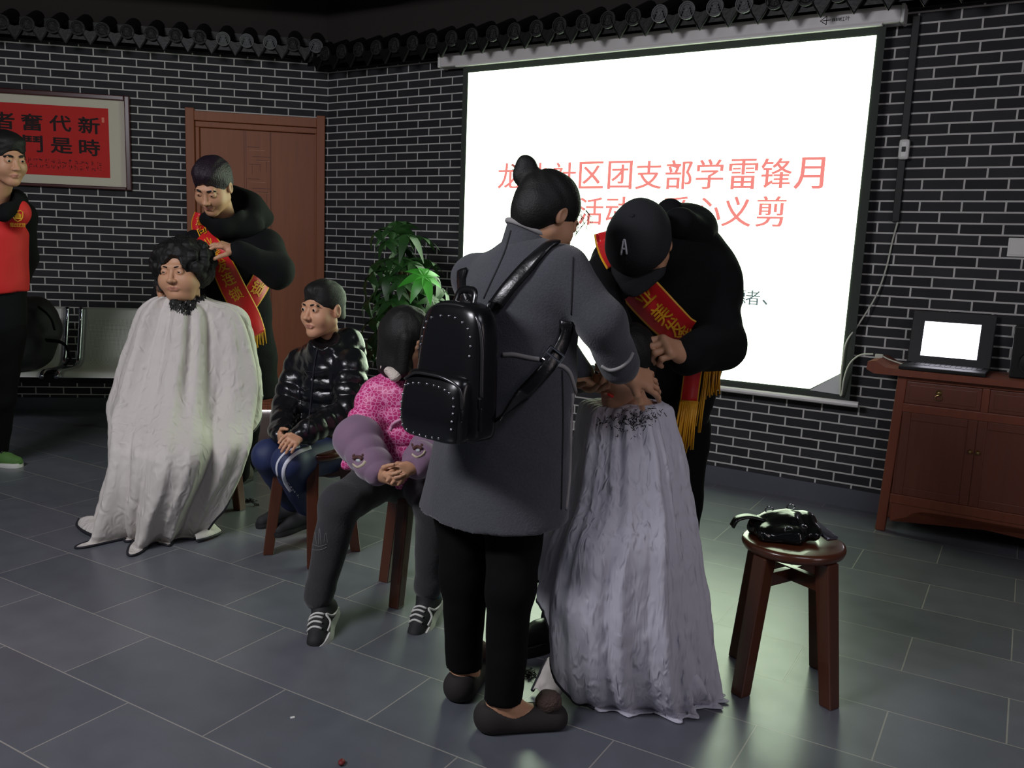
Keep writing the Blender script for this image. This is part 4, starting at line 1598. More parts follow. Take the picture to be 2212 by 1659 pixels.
def curly_woman():
    pr = thing('person', 'seated woman with short black curly hair draped in a white haircut cape', 'person', (-1.45, 3.95, 0))
    c = at(392, 584, 3.90)
    R = basis(-6, 6, 2)
    S = SDF()
    add_head(S, c, R, 1.03, at(398, 668, 3.98), open_eye=0.34, wide=1.1, neck_r=0.06)
    # fuller cheeks and chin
    for q in (-1, 1): S.ell(c + R @ np.array([q * 0.044, 0.046, -0.05]), np.array([0.034, 0.034, 0.036]), R, 0.03)
    S.cap(c + R @ np.array([-0.03, 0.03, -0.105]), c + R @ np.array([0.03, 0.03, -0.105]), 0.03, k=0.03)
    ch, pv = at(405, 730, 4.02), at(405, 900, 4.06)
    S.cap(ch, pv, 0.13, 0.14, 0.04, flat=((1, 0.1, 0), 1.25))
    S.cap(at(345, 690, 4.0), at(475, 690, 4.02), 0.07, k=0.04)
    for x0, x1, x2 in ((370, 300, 285), (430, 385, 370)):
        h, k_, a = at(x0, 915, 4.04), at(x1, 948, 3.66), at(x2, 1120, 3.68)
        a[2] = 0.10
        f = a + np.array([-0.03, -0.13, -0.06])
        S.chain([h, k_], [0.085, 0.062], 0.03); S.chain([k_, a], [0.06, 0.042], 0.02); S.chain([a, f], [0.04, 0.03], 0.02)
    for x0, x1, x2 in ((335, 290, 330), (480, 520, 420)):
        S.chain([at(x0, 700, 4.02), at(x1, 830, 3.98), at(x2, 895, 3.72)], [0.05, 0.042, 0.032], 0.02)
    b = S.obj('body', M_SKIN, pr, 0.014)
    face_parts(pr, b, c, R, 1.03, gaze=(0.25, 1, -0.05), brow=0.7, wide=1.1)
    # curly hair
    H = SDF()
    P = lambda x, y, z: c + R @ np.array([x, y, z])
    H.ell(P(0, -0.022, 0.048), np.array([0.118, 0.118, 0.098]), R, 0.01)
    H.ell(P(0, -0.05, -0.015), np.array([0.125, 0.095, 0.085]), R, 0.03)
    rg = np.random.RandomState(3)
    for i in range(150):
        v = rg.normal(size=3); v /= np.linalg.norm(v)
        if v[2] < -0.55: continue
        q = P(v[0] * 0.126, -0.028 + v[1] * 0.114, 0.034 + v[2] * 0.096)
        H.ell(q, np.array([1, 1, 1]) * rg.uniform(0.013, 0.028), R, 0.005)
    H.ell(P(-0.006, 0.118, -0.052), np.array([0.074, 0.086, 0.118]), R, 0.004, True)
    H.ell(P(-0.012, 0.125, 0.03), np.array([0.040, 0.07, 0.055]), R, 0.004, True)
    H.cut(P(0, 0, -0.085), -R[:, 2])
    H.disp(lambda Q: 0.005 * waves(Q, 200, 5, 6))
    H.fine.append((c, 0.17, 0.0045))
    hr = H.obj('hair', M_HAIR, pr, 0.006, 'short black curly hair')
    # a few loose curls
    bm = bmesh.new()
    for i in range(130):
        v = rg.normal(size=3); v /= np.linalg.norm(v)
        if v[2] < -0.4 or (v[1] > 0.3 and v[2] < 0.45): continue
        q = np.array(P(v[0] * 0.126, -0.028 + v[1] * 0.116, 0.036 + v[2] * 0.098))
        t1 = np.cross(v, rg.normal(size=3)); t1 /= np.linalg.norm(t1)
        t2 = np.cross(v, t1)
        rr = rg.uniform(0.008, 0.016)
        vw = R @ v; t1 = R @ t1; t2 = R @ t2
        tube(bm, [q + vw * (0.012 + 0.004 * math.sin(a)) + (t1 * math.cos(a) + t2 * math.sin(a)) * rr for a in np.linspace(0, 5.2, 12)], 0.0016, 5)
    bm_obj('loose_curls', bm, M_HAIR, hr, True)
    lev = [(640, 352, 436, 3.95, 0.085, 0.075), (648, 334, 458, 3.96, 0.105, 0.10), (662, 318, 508, 3.98, 0.13, 0.13), (690, 304, 531, 3.99, 0.16, 0.17), (760, 283, 546, 3.98, 0.20, 0.2), (830, 263, 556, 3.95, 0.25, 0.22),
           (880, 252, 557, 3.92, 0.33, 0.25), (912, 256, 553, 3.88, 0.39, 0.28), (945, 258, 545, 3.84, 0.415, 0.3), (1000, 256, 522, 3.80, 0.395, 0.3), (1060, 242, 492, 3.76, 0.355, 0.28), (1110, 234, 475, 3.73, 0.30, 0.26), (1143, 228, 468, 3.71, 0.255, 0.25), (1147, 212, 476, 3.69, 0.27, 0.26)]
    hp = [(-80, 5.4), (-30, 5.3), (-5, 5.6), (10, 6.4), (26, 8.2), (37, 9.6), (45, 10.8), (50, 12.4), (54, 13), (190, 13), (215, 12), (240, 7), (280, 5.4)]

    def hem(t):
        t = (t + 80) % 360 - 80
        return float(np.interp(t, [a for a, _ in hp], [b_ for _, b_ in hp]))
    amp = lambda t: 0.011 * np.clip(1 - t / 0.4, 0, 1) + 0.034 * np.clip(t * 1.3, 0, 1) * (1 + 0.9 * np.clip(t - 0.75, 0, 1) * 4)
    cp, V = cape('haircut_cape', lev, hem, M_CAPE, pr, amp, 12, face=18, knees=((120, 8.3, 2.4, 16, 0.06), (88, 8.2, 2.4, 14, 0.07), (104, 9.6, 2.8, 8, -0.035), (60, 6.0, 1.6, 16, -0.05), (40, 4.6, 1.4, 18, 0.035), (84, 4.0, 3.5, 4.0, 0.022), (96, 3.6, 3.0, 3.5, 0.018), (72, 3.8, 2.6, 5, -0.02), (62, 9.0, 4.0, 5, -0.03), (52, 7.0, 5.0, 5, 0.03)), trim=0.005, kf=(7, 11, 17), sharp=0.7)
    # folds of the hem lying on the floor at both sides
    def flap(pts_out, pts_in, nm):
        bm = bmesh.new()
        n = len(pts_out)
        rows = []
        for a, b_ in zip(pts_out, pts_in):
            rows.append([bm.verts.new(Vector(np.array(a) * (1 - t) + np.array(b_) * t + np.array([0, 0, 0.018 * math.sin(PI * t)]))) for t in np.linspace(0, 1, 7)])
        for i in range(n - 1):
            for j in range(6): bm.faces.new([rows[i][j], rows[i][j + 1], rows[i + 1][j + 1], rows[i + 1][j]])
        o = bm_obj(nm, bm, M_CAPE, cp, True)
        md = o.modifiers.new('thick', 'SOLIDIFY'); md.thickness = 0.003; md.offset = 0
        bm = bmesh.new()
        tube(bm, pts_out, 0.006, 6)
        bm_obj('black_edging', bm, M_BLACKTRIM, cp, True)
    def fl(x, y, z=0.012):
        r = CRIGHT * ((x - 1106.0) / FPX) - CUP * ((y - 829.5) / FPX) + _fw
        t = (z - CAM_H) / r[2]
        return np.array([r[0] * t, r[1] * t, z])
    o1 = spline([fl(171, 1121, 0.03), fl(166, 1134, 0.014), fl(178, 1146), fl(205, 1158), fl(238, 1163), fl(262, 1156)], 5)
    i1 = spline([fl(226, 1125, 0.03), fl(228, 1128, 0.03), fl(232, 1133, 0.03), fl(240, 1140, 0.03), fl(252, 1145, 0.03), fl(266, 1148, 0.03)], 5)
    flap(o1, i1, 'hem_fold')
    o2 = spline([fl(424, 1168), fl(450, 1162), fl(478, 1150), fl(474, 1143, 0.02), fl(461, 1132, 0.03)], 5)
    i2 = spline([fl(420, 1160, 0.02), fl(432, 1150, 0.03), fl(442, 1142, 0.04), fl(444, 1138, 0.04), fl(446, 1134, 0.04)], 5)
    flap(o2, i2, 'hem_fold')
    # cut hair lying round the neck of the cape
    bm = bmesh.new()
    rg2 = random.Random(9)
    tr = bvh(cp)
    for i in range(700):
        t = rg2.random()
        x = 368 + 78 * t
        y = 640 + 14 * math.sin(PI * t) + rg2.random() ** 2 * (26 if t < 0.55 else 16) - (12 if t > 0.7 else 0)
        h = on(tr, x, y, 0.003)
        if not h: continue
        p = np.array(h[0])
        v = np.array([rg2.uniform(-0.5, 0.5), rg2.uniform(-0.2, 0.2), -1.0]) * rg2.uniform(0.004, 0.012)
        tube(bm, [p - v, p + np.array([0, -0.001, 0]), p + v], 0.0015, 4)
    tag(bm_obj('hair_clippings', bm, M_HAIR, None), 'dark cut hair scattered round the neck of the curly-haired woman\'s cape', 'hair clippings', kind='stuff')
    return pr


curly_woman()


# ------------------------------------------------------------------ hairdresser by the door
def sash_text(nm, band, chars, m, parent, size, path_pts=None, wgt=0.012):
    return band_text(nm, band, chars, m, parent, size, 0.0045, wgt, 0.0, -1)


def door_hairdresser():
    pr = thing('person', 'man in a hooded black coat with red sash cutting hair in front of the door', 'person', at(520, 1048, 4.38) * np.array([1, 1, 0]))
    c = at(460, 402, 4.10)
    R = basis(-8, 34, -4)
    sL, eL, wL = at(572, 535, 4.30), at(598, 588, 4.10), at(518, 545, 3.98)
    sR, eR, wR = at(432, 530, 4.30), at(372, 625, 4.22), at(352, 636, 3.98)
    ch, pv = at(502, 580, 4.36), at(515, 770, 4.42)
    nk = at(490, 500, 4.28)
    S = SDF()
    add_head(S, c, R, 1.0, nk, open_eye=0.3)
    S.cap(ch, pv, 0.11, 0.11, 0.04, flat=((1, 0, 0), 1.3))
    S.cap(sL, sR, 0.055, k=0.04)
    S.chain([sL, eL, wL], [0.05, 0.04, 0.027], 0.015)
    S.chain([sR, eR, wR], [0.05, 0.04, 0.027], 0.015)
    dL = at(470, 525, 3.95) - wL
    add_hand(S, wL, dL, (-0.25, 0.2, -0.9), 1, 1.0, (0.55, 0.5, 0.6, 0.75), 0.07, (0.3, 0.5))
    dR = at(346, 606, 3.90) - wR
    add_hand(S, wR, dR, (0.75, -0.3, 0.1), -1, 0.95, (0.7, 0.8, 0.9, 1.0), 0.03, (0.6, 0.4))
    hips = [(at(500, 800, 4.40), at(505, 930, 4.36), at(512, 1020, 4.40)), (at(535, 800, 4.48), at(528, 920, 4.52), at(528, 1000, 4.62))]
    for h, k_, a in hips: S.chain([h, k_, a], [0.08, 0.055, 0.042], 0.02)
    b = S.obj('body', M_SKIN, pr, 0.014)
    face_parts(pr, b, c, R, 1.0, gaze=(0, 1, -0.2), brow=1.1)
    H = SDF()
    hair_cap(H, c, R, 1.0, 0.011, 0.062, -0.02)
    H.ell(c + R @ np.array([0, 0.018, 0.088]), np.array([0.066, 0.070, 0.044]), R, 0.025)
    H.disp(strands(0.0055, 120, R @ np.array([0, 1, 0.2]), 3))
    H.obj('hair', M_HAIRP, pr, 0.005, 'short black hair with a purple sheen')
    # coat
    J = SDF()
    J.cap(ch + np.array([0, 0, 0.02]), pv, 0.145, 0.15, 0.05, flat=((1, 0, 0), 1.22))
    J.cap(at(500, 560, 4.34), at(500, 545, 4.30), 0.12, k=0.06)
    J.cap(pv, at(535, 850, 4.46), 0.15, 0.15, 0.05, flat=((1, 0, 0), 1.15))
    J.cap(sR + np.array([0.03, 0, 0]), sL, 0.075, 0.085, 0.05)
    J.chain([sL, eL], [0.088, 0.08], 0.03); J.chain([eL, wL + (wL - eL) * 0.02], [0.078, 0.048], 0.02)
    J.chain([sR, eR, wR], [0.085, 0.075, 0.05], 0.03)
    TS = SDF()
    TS.pr = J.pr[:4]
    J.cut(at(535, 856, 4.46), (0.05, 0, -1))
    J.disp(cloth(21, 0.006, 24, 0.0025, 60))
    jk = J.obj('hooded_coat', M_BLACKCL, pr, 0.009)
    # hood lying open behind the neck
    Hd = SDF()
    Hd.ell(at(530, 455, 4.36), np.array([0.105, 0.10, 0.10]), basis(-20, 20, -20), 0.02)
    Hd.cap(at(500, 430, 4.33), at(560, 475, 4.40), 0.065, 0.05, 0.04)
    Hd.cap(at(480, 488, 4.19), at(540, 492, 4.28), 0.055, 0.07, 0.04)
    Hd.cap(at(447, 474, 4.20), at(482, 492, 4.17), 0.036, 0.05, 0.03)
    Hd.cap(at(512, 425, 4.22), at(505, 460, 4.19), 0.03, 0.036, 0.03)
    Hd.cap(at(505, 460, 4.19), at(475, 480, 4.14), 0.036, 0.034, 0.03)
    Hd.cap(at(456, 466, 4.16), at(505, 462, 4.24), 0.034, 0.05, 0.03)
    Hd.cap(at(545, 462, 4.36), at(578, 470, 4.42), 0.06, 0.022, 0.05)
    Hd.ell(at(490, 435, 4.20), np.array([0.075, 0.12, 0.09]), basis(-20, 30, 0), 0.015, True)
    Hd.disp(cloth(25, 0.004, 26))
    Hd.fine.append((at(510, 455, 4.3), 0.2, 0.007))
    Hd.obj('hood', M_BLACKCL, pr, 0.008)
    T = SDF()
    for h, k_, a in hips: T.chain([h, k_, a], [0.095, 0.075, 0.066], 0.02)
    T.disp(cloth(23, 0.006, 30))
    T.obj('trousers', M_BLACKTR, pr, 0.010)
    for x, y, Y in ((523, 1046, 4.46), (534, 1020, 4.66)):
        p = at(x, y, Y); p[2] = 0
        shoe(pr, p + np.array([0.02, 0.06, 0]), (-0.25, -0.95, 0), 0.27, mat('grey_brown_boot', rgb(64, 62, 56), 0.8), M_SOLEB, h=0.09, label=None)
    # sash
    tr = tree_of(TS)
    pth = [(437, 462), (432, 484), (440, 508), (456, 532), (472, 556), (488, 590), (506, 628), (524, 660), (542, 690), (558, 722)]
    wd = [34, 38, 42, 44, 46, 52, 54, 52, 46, 34]
    tail = [(577, 566), (573, 588), (561, 613), (545, 640), (530, 665)]
    o2, b2 = ribbon('sash_end', tr, tail, [22, 40, 44, 44, 40], [M_SASH, M_GOLD], pr, 0.010, 6, 21, True)
    o1, b1 = ribbon('sash', tr, pth, wd, [M_SASH, M_GOLD], pr, 0.020, 6, 21, True)
    if o2: sash_text('gold_characters', b2, [('连', 0.28), ('锁', 0.58)], M_GOLD, o2, 0.60)
    if o1:
        sash_text('gold_characters', b1, [('意', 0.08), ('向', 0.18), ('业', 0.30), ('美', 0.40), ('发', 0.50), ('连', 0.59), ('锁', 0.69)], M_GOLD, o1, 0.50)
        f = b1[0]
        fringe('gold_fringe', f(0.985, -1), f(0.985, 1), (0.08, 0, -1), 0.07, o1, 20, 2)
    # comb and scissors
    bm = bmesh.new()
    pc = np.array(wR) + dR * 0.9
    tube(bm, [at(341, 614, 3.86), at(352, 604, 3.86)], 0.006, 6)
    cmb = thing('hair_comb', 'small pale comb held beside the cheek of the curly-haired woman', 'comb', at(346, 609, 3.86))
    o = bm_obj('handle', bm, M_WHITEPL, cmb)
    bm = bmesh.new()
    bx(bm, (0, -0.004, 0), (0.055, 0.004, 0.008), fr(at(336, 604, 3.86), (0.5, 0, -0.85), (0.85, 0, 0.5)))
    for i in range(14): bx(bm, (0.002 + i * 0.0038, -0.018, 0.002), (0.004 + i * 0.0038, -0.004, 0.006), fr(at(336, 604, 3.86), (0.5, 0, -0.85), (0.85, 0, 0.5)))
    bm_obj('comb_teeth', bm, M_BLACKPL, cmb)
    return pr


door_hairdresser()


# ------------------------------------------------------------------ man in the red vest at the left edge
def vest_man():
    pr = thing('person', 'standing young man in a red vest over a black jacket at the left edge', 'person', at(-10, 1000, 4.6) * np.array([1, 1, 0]))
    c = at(14, 342, 4.28)
    R = basis(56, 12, 4)
    nk, ch, pv = at(-12, 440, 4.36), at(-22, 520, 4.42), at(-20, 690, 4.44)
    sL, eL, wL = at(40, 468, 4.48), at(50, 555, 4.62), at(28, 645, 4.58)
    sR, eR, wR = at(-88, 470, 4.45), at(-100, 570, 4.45), at(-60, 640, 4.30)
    S = SDF()
    add_head(S, c, R, 1.0, nk, open_eye=1.0)
    S.cap(ch, pv, 0.11, 0.11, 0.04, flat=((1, 0.2, 0), 1.3))
    S.cap(sL, sR, 0.055, k=0.04)
    for s_, e_, w_, sd in ((sL, eL, wL, 1), (sR, eR, wR, -1)):
        S.chain([s_, e_, w_], [0.05, 0.04, 0.028], 0.015)
        add_hand(S, w_, np.array([-0.1 * sd, -0.3, -0.9]), (0.7 * -sd, -0.3, 0), sd, 1.0, (0.35, 0.4, 0.45, 0.5), res=0.006)
    legs = [(at(8, 720, 4.45), at(2, 860, 4.5), at(-6, 968, 4.62)), (at(-60, 720, 4.45), at(-62, 860, 4.42), at(-64, 985, 4.45))]
    for l in legs: S.chain(list(l), [0.085, 0.058, 0.042], 0.02)
    b = S.obj('body', M_SKIN, pr, 0.014)
    face_parts(pr, b, c, R, 1.0, gaze=(-0.1, 1, -0.08), brow=1.3)
    H = SDF()
    hair_cap(H, c, R, 1.0, 0.010, 0.060, -0.03)
    H.ell(c + R @ np.array([-0.005, 0.025, 0.086]), np.array([0.066, 0.055, 0.034]), R, 0.025)
    H.disp(strands(0.003, 150, R @ np.array([0.3, 1, 0]), 8))
    H.obj('hair', M_HAIR, pr, 0.005)
    J = SDF()
    J.cap(ch, pv, 0.135, 0.14, 0.05, flat=((1, 0.2, 0), 1.18))
    J.cap(sL, sR, 0.075, k=0.05)
    J.chain([sL, eL, wL], [0.085, 0.068, 0.05], 0.03)
    J.chain([sR, eR, wR], [0.085, 0.068, 0.05], 0.03)
    J.disp(cloth(31, 0.005, 24))
    jk = J.obj('black_jacket', M_BLACKCL, pr, 0.011)
    # hood and collar of the jacket
    K = SDF()
    K.cap(at(-40, 432, 4.42), at(34, 436, 4.40), 0.065, 0.05, 0.03)
    K.cap(at(34, 432, 4.38), at(8, 462, 4.24), 0.048, 0.04, 0.03)
    K.ell(at(-4, 418, 4.30), np.array([0.072, 0.08, 0.09]), None, 0.01, True)
    K.disp(cloth(33, 0.004, 30))
    K.obj('hood', M_BLACKCL, pr, 0.009)
    Vt = SDF()
    Vt.cap(ch + np.array([0, 0, 0.03]), pv + np.array([0, 0, 0.06]), 0.157, 0.160, 0.05, flat=((1, 0.2, 0), 1.13))
    Vt.cap(at(-60, 455, 4.42), at(30, 458, 4.36), 0.085, 0.078, 0.04)
    Vt.cut(at(10, 636, 4.4), (0.2, 0, -1))
    Vt.ell(at(-12, 425, 4.27), np.array([0.095, 0.16, 0.075]), None, 0.01, True)
    Vt.cap(sR + (sR - ch) * 0.25, eR, 0.078, 0.088, 0.012, True)
    Vt.cap(at(78, 480, 4.62), eL + np.array([0.03, 0.06, 0]), 0.09, 0.09, 0.012, True)
    Vt.disp(cloth(35, 0.005, 26))
    M_VEST = mat('red_vest_cloth', rgb(206, 34, 32), 0.7, var=0.06)
    vs = Vt.obj('red_vest', M_VEST, pr, 0.009)
    tr = bvh(vs)
    # golden shield and characters on the chest
    bm = bmesh.new()
    h0 = on(tr, 38, 465, 0.004)
    if h0:
        o_, n_ = Vector(h0[0]), Vector(h0[1])
        ux = Vector((0, 0, 1)).cross(n_).normalized()
        M4 = fr(o_, ux, n_.cross(ux), n_)
        shp = [(-0.022, 0.018), (-0.022, -0.006), (-0.016, -0.020), (0, -0.030), (0.016, -0.020), (0.022, -0.006), (0.022, 0.018), (0.01, 0.024), (0, 0.020), (-0.01, 0.024)]
        tube(bm, [M4 @ Vector((a, b_, 0)) for a, b_ in shp + shp[:1]], 0.0022, 5)
        for i in range(5):
            x = -0.012 + i * 0.006
            bx(bm, (x - 0.0018, -0.008, -0.001), (x + 0.0018, 0.006 + 0.008 * (1 - abs(i - 2) / 2), 0.002), M4)
        bx(bm, (-0.015, -0.017, -0.001), (0.015, -0.010, 0.002), M4)
        for i, ch_ in enumerate('宿州学院'):
            glyph_bm(bm, ch_, lambda u, v: M4 @ Vector((-0.027 + i * 0.018 + u, -0.044 + v, 0.001)), 0.016, 0.0)
        bx(bm, (-0.034, -0.0555, -0.001), (0.034, -0.054, 0.001), M4)
        bm_obj('gold_shield_print', bm, mat('gold_print', rgb(226, 176, 44), 0.5), vs)
    bm = bmesh.new()
    L = surf_line(bvh(vs, jk), [(14, 425), (6, 448), (0, 468)], 0.008, 6)
    if len(L) > 1: tube(bm, L, 0.004, 6)
    else: bx(bm, (0, 0, 0), (0.005, 0.005, 0.08), Matrix.Translation(at(5, 460, 4.2)))
    bm_obj('drawstring', bm, mat('grey_cord', rgb(120, 120, 124), 0.7), pr, True)
    T = SDF()
    for l in legs: T.chain(list(l), [0.10, 0.072, 0.058], 0.02)
    T.cap(pv, at(-22, 740, 4.45), 0.13, 0.12, 0.04, flat=((1, 0.2, 0), 1.2))
    T.disp(cloth(37, 0.005, 28))
    T.obj('trousers', M_BLACKTR, pr, 0.012)
    M_GREEN = mat('green_sneaker_cloth', rgb(74, 110, 52), 0.8, var=0.2, vscale=40)
    for hx, hy, dd in ((-24, 1004, (0.93, -0.1, 0)), (-78, 1012, (0.8, -0.6, 0))):
        r = CRIGHT * ((hx - 1106.0) / FPX) - CUP * ((hy - 829.5) / FPX) + _fw
        t = -CAM_H / r[2]
        o, P = shoe(pr, (r[0] * t, r[1] * t, 0), dd, 0.265 if hx < -50 else 0.18 / 0.93 + 0.0, M_GREEN, M_SOLEW, h=0.06, sole=0.02)
        bm = bmesh.new()
        for i in range(4):
            x = 0.42 + 0.09 * i
            z = 0.088 - 0.012 * i
            tube(bm, spline([P(x, -0.022, z - 0.012), P(x + 0.03, 0, z), P(x + 0.05, 0.022, z - 0.012)], 4), 0.004, 5)
        bm_obj('lace', bm, M_BLACKTRIM, o, True)
    return pr


vest_man()

# ------------------------------------------------------------------ boy on the stool
def boy():
    pr = thing('person', 'boy in a shiny black puffer jacket and blue striped trousers sitting on a stool', 'person', (-0.8, 3.5, 0))
    c = at(697, 668, 3.56)
    R = basis(-30, 2, 0)
    s = 0.93
    nk = at(712, 745, 3.62)
    ch, pv = at(706, 815, 3.60), at(712, 960, 3.62)
    sL, eL, wL = at(757, 785, 3.52), at(752, 890, 3.42), at(652, 938, 3.25)
    sR, eR, wR = at(652, 785, 3.66), at(617, 890, 3.56), at(606, 940, 3.34)
    S = SDF()
    add_head(S, c, R, s, nk, kid=True, open_eye=1.25, neck_r=0.045)
    S.cap(ch, pv, 0.09, 0.09, 0.04, flat=((0.74, -0.67, 0), 1.25))
    S.cap(sL, sR, 0.045, k=0.04)
    S.chain([sL, eL, wL], [0.042, 0.034, 0.022], 0.015)
    S.chain([sR, eR, wR], [0.042, 0.034, 0.022], 0.015)
    add_hand(S, wL, at(618, 962, 3.15) - wL, (-0.35, 0.35, -0.85), -1, 0.76, (0.45, 0.45, 0.5, 0.5), 0.02, (0.4, 0.3), 0.0025)
    add_hand(S, wR, at(614, 975, 3.16) - wR, (0.55, 0.3, 0.1), 1, 0.74, (0.5, 0.5, 0.55, 0.6), 0.02, (0.4, 0.2), 0.0025)
    legs = [(at(716, 982, 3.52), at(625, 1000, 3.26), at(664, 1092, 3.50)), (at(694, 978, 3.66), at(580, 985, 3.40), at(630, 1080, 3.62))]
    for h, k_, a in legs: S.chain([h, k_, a], [0.07, 0.05, 0.036], 0.02)
    b = S.obj('body', M_SKINK, pr, 0.013)
    face_parts(pr, b, c, R, s, gaze=(0.1, 1, 0.0), brow=0.9, iris=0.8)
    H = SDF()
    hair_cap(H, c, R, s, 0.008, 0.054, -0.045)
    H.ell(c + R @ (np.array([0, 0.018, 0.086]) * s), np.array([0.062, 0.060, 0.032]) * s, R, 0.025)
    H.disp(strands(0.004, 150, R @ np.array([0, 1, -0.4]), 13))
    H.obj('hair', M_HAIR, pr, 0.005)
    J = SDF()
    fl = ((0.74, -0.67, 0), 1.22)
    up = ch + np.array([0, 0, 0.07])
    J.cap(up, pv + np.array([0, 0, -0.005]), 0.112, 0.128, 0.03, flat=fl, mod=puff(7, 0.009))
    J.cap(sL, sR, 0.062, 0.062, 0.04)
    J.cap(sL, eL, 0.070, 0.066, 0.018, mod=puff(4, 0.009)); J.cap(eL, wL, 0.064, 0.045, 0.02, mod=puff(5, 0.008))
    J.cap(sR, eR, 0.068, 0.064, 0.018, mod=puff(4, 0.009)); J.cap(eR, wR, 0.060, 0.043, 0.018, mod=puff(3, 0.008))
    J.cap(at(692, 748, 3.52), at(752, 742, 3.62), 0.050, 0.060, 0.03)
    J.cap(at(752, 735, 3.62), at(768, 765, 3.66), 0.05, 0.05, 0.03)
    J.ell(at(700, 722, 3.50), np.array([0.066, 0.07, 0.055]), None, 0.008, True)
    J.disp(cloth(41, 0.006, 42, 0.004, 90))
    M_PUFF = mat('shiny_black_puffer', rgb(19, 20, 23), 0.26, bump=0.25, bscale=45, var=0.2)
    jk = J.obj('puffer_jacket', M_PUFF, pr, 0.0065)
    tr = bvh(jk)
    piping('zip', tr, [(686, 752), (678, 800), (672, 870), (664, 935)], 0.004, M_BLACKTRIM, jk, 0.001)
    for yy, x0, x1 in ((800, 655, 700),):
        piping('seam', tr, [(x0, yy), ((x0 + x1) / 2, yy + 4), (x1, yy + 2)], 0.0015, M_BLACKTRIM, jk, 0.0)
    M_NAVY = mat('navy_track_trousers', rgb(30, 42, 82), 0.65, var=0.12)
    T = SDF()
    for h, k_, a in legs:
        T.chain([h, k_], [0.082, 0.064], 0.02); T.chain([k_, a], [0.066, 0.050], 0.02)
    T.cap(pv, at(714, 985, 3.6), 0.10, 0.09, 0.03, flat=fl)
    T.disp(cloth(43, 0.004, 40))
    tz = T.obj('trousers', M_NAVY, pr, 0.0075)
    tt = bvh(tz)
    M_STRIPE = mat('white_stripe', rgb(208, 210, 220), 0.7)
    r1, _ = ribbon('stripe', tt, [(672, 966), (642, 978), (620, 998), (612, 1020), (616, 1042), (628, 1062)], [8, 8, 8, 8, 8, 7], [M_STRIPE], tz, 0.002, 6, 3, thick=0.001)
    r2, _ = ribbon('stripe', tt, [(648, 964), (620, 975), (602, 994), (597, 1012), (600, 1030)], [4, 4, 4, 4, 3], [M_STRIPE], tz, 0.002, 6, 3, thick=0.001)
    bm = bmesh.new()
    rg = random.Random(2)
    for i in range(9):
        q = np.array([622 + i * 2.9, 1042 + i * 3.8])
        L = surf_line(tt, [q + np.array([rg.uniform(-3, 3), rg.uniform(-2, 2)]) for _ in range(3)], 0.002, 3)
        if len(L) > 1: tube(bm, L, 0.0012, 4)
    bm_obj('leg_print', bm, M_STRIPE, tz)
    for a, dd in ((legs[0][2], (-0.72, -0.66, -0.12)), (legs[1][2], (-0.78, -0.58, -0.1))):
        shoe(pr, a + np.array([0.03, 0.035, -0.085]), dd, 0.20, M_SHOEB, M_SOLEB, w=0.036, h=0.05, sole=0.016)
    return pr


boy()


